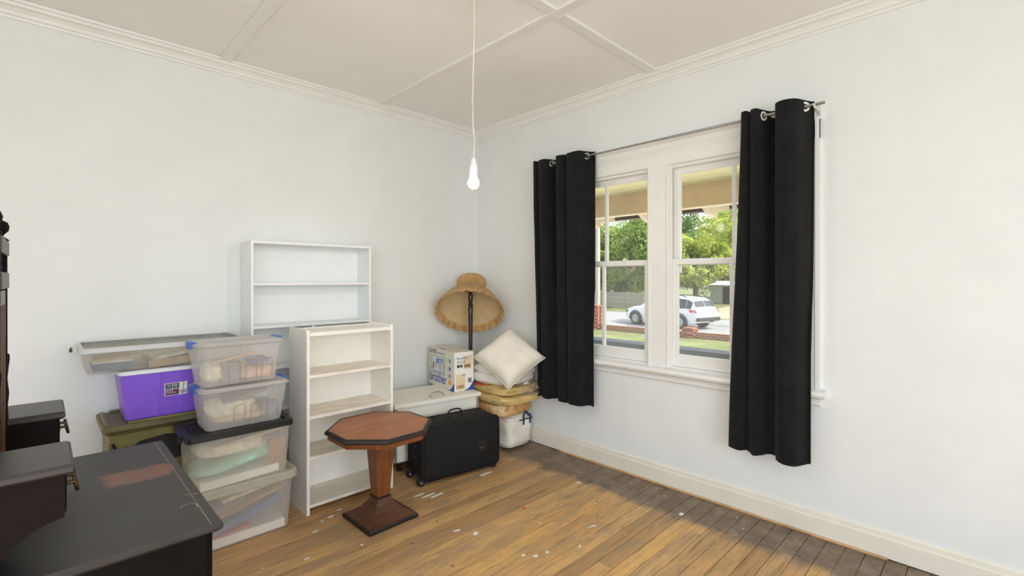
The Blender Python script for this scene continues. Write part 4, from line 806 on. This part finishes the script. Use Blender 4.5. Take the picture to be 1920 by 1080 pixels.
# pale ring and scratches left on the polish
ringpts = [(-.055 + .022 * math.cos(a), -.33 + .028 * math.sin(a), DT + .0006) for a in [R(-30 + k * 15) for k in range(13)]]
B().tube(ringpts, .0018, 6, .2).done('scratch_mark', M['scratch'], dr)
B().tube([(-.012, -.235, DT + .0004), (-.03, -.225, DT + .0006), (-.045, -.222, DT + .0004)], .0028, 6, .12).done('scratch_mark', M['scratch'], dr)

# ------------------------------------------------------------------ outside: verandah
vr = sempty('verandah_roof', (0, -2, 2.4)); vr['label'] = 'pale lined verandah roof with tan edge beam'
def vp(name, b, m, **k):
    o = b.done(name, m, vr, **k); o.location = (0, 2, -2.4); return o
VX = 2.2
vp('edge_beam', B().box(VX, VX + .10, -9, 7, 2.32, 2.58), M['tanpaint'])
vp('beam_bead', B().box(VX - .012, VX + .11, -9, 7, 2.308, 2.322), M['raft'])
n_ = 15
for k in range(n_):
    x0 = .25 + (VX + .02 - .25) * k / n_; x1 = .25 + (VX + .02 - .25) * (k + 1) / n_ - .004; zz = lambda x: 2.80 - .22 * (x - .25) / 1.95
    vp('lining_board', B().prism([(x0, zz(x0)), (x1, zz(x1)), (x1, zz(x1) + .015), (x0, zz(x0) + .015)], 'y', -9, 7), M['lining_v'])
vp('roof_sheet', B().prism([(.25, 3.10), (3.0, 2.62), (3.0, 2.64), (.25, 3.13)], 'y', -9, 7), M['gutter'])
for k in range(19):
    y_ = -8.4 + k * .84 + .33
    vp('rafter', B().prism([(VX + .10, 2.34), (2.92, 2.24), (2.92, 2.30), (2.85, 2.49), (VX + .10, 2.58)], 'y', y_ - .03, y_ + .03) if False else B().prism([(VX + .09, 2.32), (VX + .22, 2.25), (VX + .36, 2.215), (VX + .42, 2.30), (2.95, 2.34), (2.95, 2.46), (VX + .09, 2.58)], 'y', y_ - .035, y_ + .035), M['raft'])
vp('gutter', B().box(2.96, 3.08, -9, 7, 2.36, 2.50), M['gutter'])
vw = struct(B().box(VX - .02, VX + .18, -9, 7, -.62, .60).done('verandah_wall', M['vinner']), 'low dark verandah wall with slate coloured coping')
B().box(VX - .05, VX + .23, -9, 7, .60, .655).done('coping', M['cap'], vw, bev=.004, seg=1)
struct(B().box(.25, VX, -9, 7, -.62, -.12).done('verandah_floor', M['vfloor']), 'shaded verandah floor outside the window')

# garden, road and park
struct(B().box(VX + .18, 8.2, -60, 60, -.9, -.62).done('bounce_slab', M['bounce']), 'pale concrete slab added along the verandah to light its lining')  # unseen slab added to bounce sunlight up under the verandah roof
struct(B().box(8.2, 14.0, -60, 60, -.9, -.63).done('lawn', M['lawn']), 'front lawn between verandah and low brick fence')
struct(B().box(14.0, 26.5, -70, 70, -1.1, -.88).done('road', M['road']), 'pale grey street beyond the brick fence')
struct(B().box(26.5, 120, -120, 120, -1.1, -.86).done('park_ground', M['lawn']), 'grassy park ground across the street')
struct(B().prism([(25, 2.0), (48, 2.0), (48, 13.8), (30, 11.2), (25, 7.6)], 'z', -.88, -.845).done('gravel_path', M['gravel']), 'pinkish gravel patch across the street')
bf_ = thing('brick_fence', 'low red brick front fence with square piers along the lawn', 'fence', (13.4, 6, -.64))
brk = B().box(-.052, .052, -.112, .112, 0, .070).done('brick', M['brick'], bf_, bev=.006, seg=1)
B().box(-.046, .046, -5.8, 6.2, -.02, .222).done('mortar_core', M['mortar'], bf_)
k0 = True
for c in range(3):
    for i in range(40):
        yy = -4.6 + i * .235 + (.117 if c % 2 else 0)
        if k0: brk.location = (0, yy, c * .080); k0 = False
        else: inst(brk, 'brick', bf_, (0, yy, c * .080))
for yy, hh in ((2.15, 12), (-1.95, 4)):
    B().box(-.14, .14, yy - .14, yy + .14, -.02, hh * .08 + .0).done('pier_core', M['mortar'], bf_)
    for c in range(hh):
        for s in (-1, 1):
            if c % 2: inst(brk, 'brick', bf_, (-.115, yy + s * .118 * 0 + s * .0 + (.115 if s > 0 else -.115) * 1.0, c * .08)); inst(brk, 'brick', bf_, (.115, yy + s * .118, c * .08))
            else: inst(brk, 'brick', bf_, (s * .118, yy + .115, c * .08), R(90)); inst(brk, 'brick', bf_, (s * .118, yy - .115, c * .08), R(90))
    B().box(-.19, .19, yy - .19, yy + .19, hh * .08, hh * .08 + .06).done('pier_cap', M['brick'], bf_, bev=.01)

# parked car, nose away to the corner side
car = thing('car', 'white station wagon parked in the street beyond the fence', 'car', (19.4, 8.0, -.88), R(-12))
# local: +y is forward, length 4.6
ST = [(-2.30, .50, .62, .55, .60, .78, .80), (-2.26, .34, .80, .74, .66, .86, .92), (-2.12, .30, .87, .84, .70, .93, 1.05), (-1.98, .28, .89, .86, .70, .95, 1.34), (-1.70, .26, .90, .88, .70, .96, 1.47), (-1.10, .25, .90, .89, .70, .95, 1.53), (-.98, .25, .90, .89, .70, .95, 1.535),
      (-.30, .25, .90, .89, .70, .93, 1.53), (-.16, .25, .90, .89, .70, .93, 1.525), (.40, .25, .90, .89, .69, .92, 1.47), (.56, .25, .90, .89, .68, .92, 1.44), (1.18, .25, .90, .88, .74, .90, 1.00), (1.70, .27, .89, .86, .70, .84, .94), (2.10, .30, .84, .78, .62, .74, .84), (2.28, .38, .70, .62, .50, .60, .70), (2.33, .48, .50, .45, .38, .56, .62)]
b = B(); secs = []
for (yv, zb, w0, wb_, wr_, zs, zt) in ST:
    h = [(-w0 * .92, yv, zb), (-w0, yv, (zb + zs) / 2), (-wb_, yv, zs), (-wr_, yv, zs + (zt - zs) * .86), (-wr_ * .82, yv, zt - .005), (0, yv, zt + .012)]
    secs.append(h + [(-x, y_, z) for x, y_, z in h[-2::-1]])
vv = [[b.bm.verts.new(p) for p in s] for s in secs]; glassf = []
for i in range(len(vv) - 1):
    for j in range(10):
        f = b.bm.faces.new((vv[i][j], vv[i][j + 1], vv[i + 1][j + 1], vv[i + 1][j]))
        side = j in (2, 7) and i in (3, 4, 6, 8) ; rear = i in (2,) and j in (3, 4, 5, 6); front = i in (10,) and j in (3, 4, 5, 6)
        if side or rear or front: glassf.append([v.co.copy() for v in f.verts])
b.bm.faces.new(vv[0]); b.bm.faces.new(vv[-1][::-1])
for i in range(len(vv) - 1): b.bm.faces.new((vv[i][10], vv[i][0], vv[i + 1][0], vv[i + 1][10]))
b.done('car_body', M['carw'], car, smooth=38)
for fv in glassf:
    cen = sum(fv, Vector()) / 4; nn = (fv[1] - fv[0]).cross(fv[2] - fv[0])
    if nn.length < 1e-6: nn = (fv[2] - fv[1]).cross(fv[3] - fv[1])
    nn.normalize()
    if nn.dot(cen - Vector((0, cen.y, .9))) < 0: nn = -nn
    if abs(nn.dot(cen - Vector((0, 0, .9)))) < 1e-3: pass
    a = [cen + (p - cen) * .93 + nn * .012 for p in fv]; d = [p - nn * .03 for p in a]
    B().loft([a, d]).done('car_window', M['carglass'], car)
for sx in (-1, 1):
    for yv in (-1.38, 1.38):
        wl = B().cyl((sx * .70, yv, .33), (sx * .915, yv, .33), .33, n=28).done('wheel', M['tyre'], car, smooth=40)
        B().cyl((sx * .90, yv, .33), (sx * .925, yv, .33), .21, n=24).done('rim', M['rim'], wl, smooth=40)
        pts = [(sx * .905, yv + .39 * math.cos(R(a)), .33 + .39 * math.sin(R(a))) for a in range(-10, 191, 20)]; B().tube(pts, .035, 6, 1, (1, 0, 0)).done('wheel_arch', M['carblack'], car)
    B().tube([(sx * .58, -1.5, 1.50), (sx * .58, -1.3, 1.57), (sx * .58, .2, 1.55), (sx * .58, .4, 1.49)], .02, 6).done('roof_rail', M['carblack'], car, smooth=50)
    B().loft([[(sx * .88, -1.86, .92), (sx * .84, -2.16, .93), (sx * .78, -2.2, .80), (sx * .88, -1.98, .80)], [(sx * .90, -1.86, .92), (sx * .87, -2.20, .93), (sx * .80, -2.27, .80), (sx * .905, -1.98, .80)]]).done('tail_lamp', M['tail'], car)
    B().loft([[(sx * .80, 2.00, .74), (sx * .60, 2.24, .66), (sx * .60, 2.24, .58), (sx * .82, 2.02, .62)], [(sx * .85, 2.02, .74), (sx * .64, 2.30, .66), (sx * .64, 2.32, .58), (sx * .87, 2.04, .62)]]).done('head_lamp', M['carglass'], car)
    B().box(sx * .92 - .05, sx * .92 + .05, .62, .78, .92, 1.04).done('wing_mirror', M['carw'], car, bev=.02)
B().box(-.80, .80, -2.36, -2.20, .40, .58).done('rear_bumper', M['carblack'], car, bev=.03)
B().box(-.26, .26, -2.325, -2.26, .66, .78).done('number_plate', M['greypl'], car, bev=.004)
B().cyl((0, -2.36, .40), (0, -2.52, .40), .03, n=10).done('tow_bar', M['carblack'], car)

# pole, shed, far fence
po = B().cyl((0, 0, 0), (0, 0, 9), .135, .11, 14).done('power_pole', M['pole'], None, smooth=40, loc=(17.6, 11.05, -.88)); tag(po, 'weathered timber power pole beside the street', 'pole')
sh = thing('garden_shed', 'white sheet metal shed across the street', 'shed', (43.2, 13.9, -.86), R(-20))
B().box(-1.2, 1.2, -1.5, 1.5, 0, 1.75).done('shed_wall', M['shedm'], sh)
B().prism([(-1.35, 1.72), (1.35, 1.72), (1.35, 1.78), (0, 2.15), (-1.35, 1.78)], 'y', -1.65, 1.65).done('shed_roof', M['shedroof'], sh)
B().box(-1.24, -1.19, -.9, .1, .05, 1.6).done('shed_door', M['carblack'], sh)
ff = thing('paling_fence', 'grey paling fence in front of the park trees', 'fence', (29.6, 18.5, -.86), R(-4))
for k in range(12): B().box(-.05, .05, -6.0 + k * 1.4 - .05, -6.0 + k * 1.4 + .05, 0, 1.35).done('post', M['fencewire'], ff)
pal = B().box(-.06, -.045, -.06, .06, .05, 1.3).done('paling', M['fencewire'], ff); pal.location = (0, -6, 0)
for k in range(1, 110): inst(pal, 'paling', ff, (0, -6 + k * .14, 0))
for z0 in (.3, 1.05): B().box(-.045, -.01, -6, 9.4, z0, z0 + .07).done('rail', M['fencewire'], ff)

# trees
def tree(label, loc, crown_c, rx, rz_, m, nleaf, seed, trunk_r=.22, size=.15, clumps=44):
    t = thing('park_tree', label, 'tree', loc, 0, 'trees across the street'); q = random.Random(seed)
    cs = []
    for k in range(clumps):
        while True:
            p = Vector((q.uniform(-1, 1), q.uniform(-1, 1), q.uniform(-1, 1)))
            if p.length <= 1: break
        p = p.normalized() * (p.length ** .5); cs.append((Vector((p.x * rx, p.y * rx, crown_c + p.z * rz_)), q.uniform(.22, .36) * rx))
    vs_, fs = [], []
    for k in range(nleaf):
        c, r = cs[q.randrange(clumps)]; d = Vector((q.gauss(0, 1), q.gauss(0, 1), q.gauss(0, 1))).normalized(); p = c + d * r * (q.uniform(.55, 1.0))
        s = size * q.uniform(.6, 1.3); u = Vector((q.gauss(0, 1), q.gauss(0, 1), q.gauss(0, .6))).normalized(); v = (d + Vector((q.gauss(0, .6), q.gauss(0, .6), q.gauss(0, .6)))).cross(u)
        if v.length < 1e-3: continue
        v.normalize(); n0 = len(vs_)
        vs_ += [p - u * s, p - v * s * .5, p + u * s, p + v * s * .5]; fs.append((n0, n0 + 1, n0 + 2, n0 + 3))
    me = bpy.data.meshes.new('crown'); me.from_pydata([tuple(x) for x in vs_], [], fs); me.materials.append(m)
    o = bpy.data.objects.new('crown', me); COL.objects.link(o); o.parent = t; o['kind'] = 'stuff'
    b = B().tube([(0, 0, -.05), (.05, .03, crown_c * .35), (0, .1, crown_c * .7), (.1, 0, crown_c)], trunk_r, 10)
    for k in range(5): b.tube([(0, .05, crown_c * .6), tuple(cs[k][0] * .5 + Vector((0, 0, crown_c * .35))), tuple(cs[k][0])], trunk_r * .4, 6)
    b.done('trunk', M['trunk'], t, smooth=60); return t
TR = [('dense mid green tree behind the car bonnet', (32.5, 18.2), 4.6, 3.9, 3.4, 'leaf1', 20000, 1), ('dark green tree standing behind the power pole', (30, 22.8), 4.4, 3.6, 3.4, 'leaf3', 16000, 2),
      ('tall green tree seen beside the window mullion', (40, 19.0), 5.2, 4.2, 4.0, 'leaf3', 16000, 3), ('yellow green spreading tree behind the shed roof', (48, 14.6), 4.6, 3.6, 2.9, 'leaf2', 16000, 4),
      ('pale green tree above the wagon tailgate', (36.0, 14.2), 3.9, 2.7, 2.0, 'leaf2', 14000, 5), ('broad dark tree far beyond the shed', (56, 20), 5.2, 5.6, 4.0, 'leaf3', 14000, 6),
      ('rounded green tree far behind the paling fence', (50, 28), 5.2, 6.0, 4.6, 'leaf1', 14000, 7), ('bushy green tree at the far end of the gravel', (52, 8.5), 4.8, 4.6, 3.8, 'leaf1', 12000, 8),
      ('green tree beyond the pole at the street corner', (38, 33), 4.8, 5.0, 4.2, 'leaf1', 12000, 9), ('pale green tree far down the street', (50, -2.5), 4.6, 4.8, 3.8, 'leaf2', 8000, 10)]
for (lab_, (x_, y_), cc, rx, rz_, m_, nl, sd_) in TR: tree(lab_, (x_, y_, -.86), cc, rx, rz_, M[m_], nl, sd_)
tree('near street tree with yellow green leaves hanging over the wagon', (21.3, 4.6, -.88), 5.2, 2.3, 1.2, M['leaf2'], 5000, 15, .14, .12, 24)
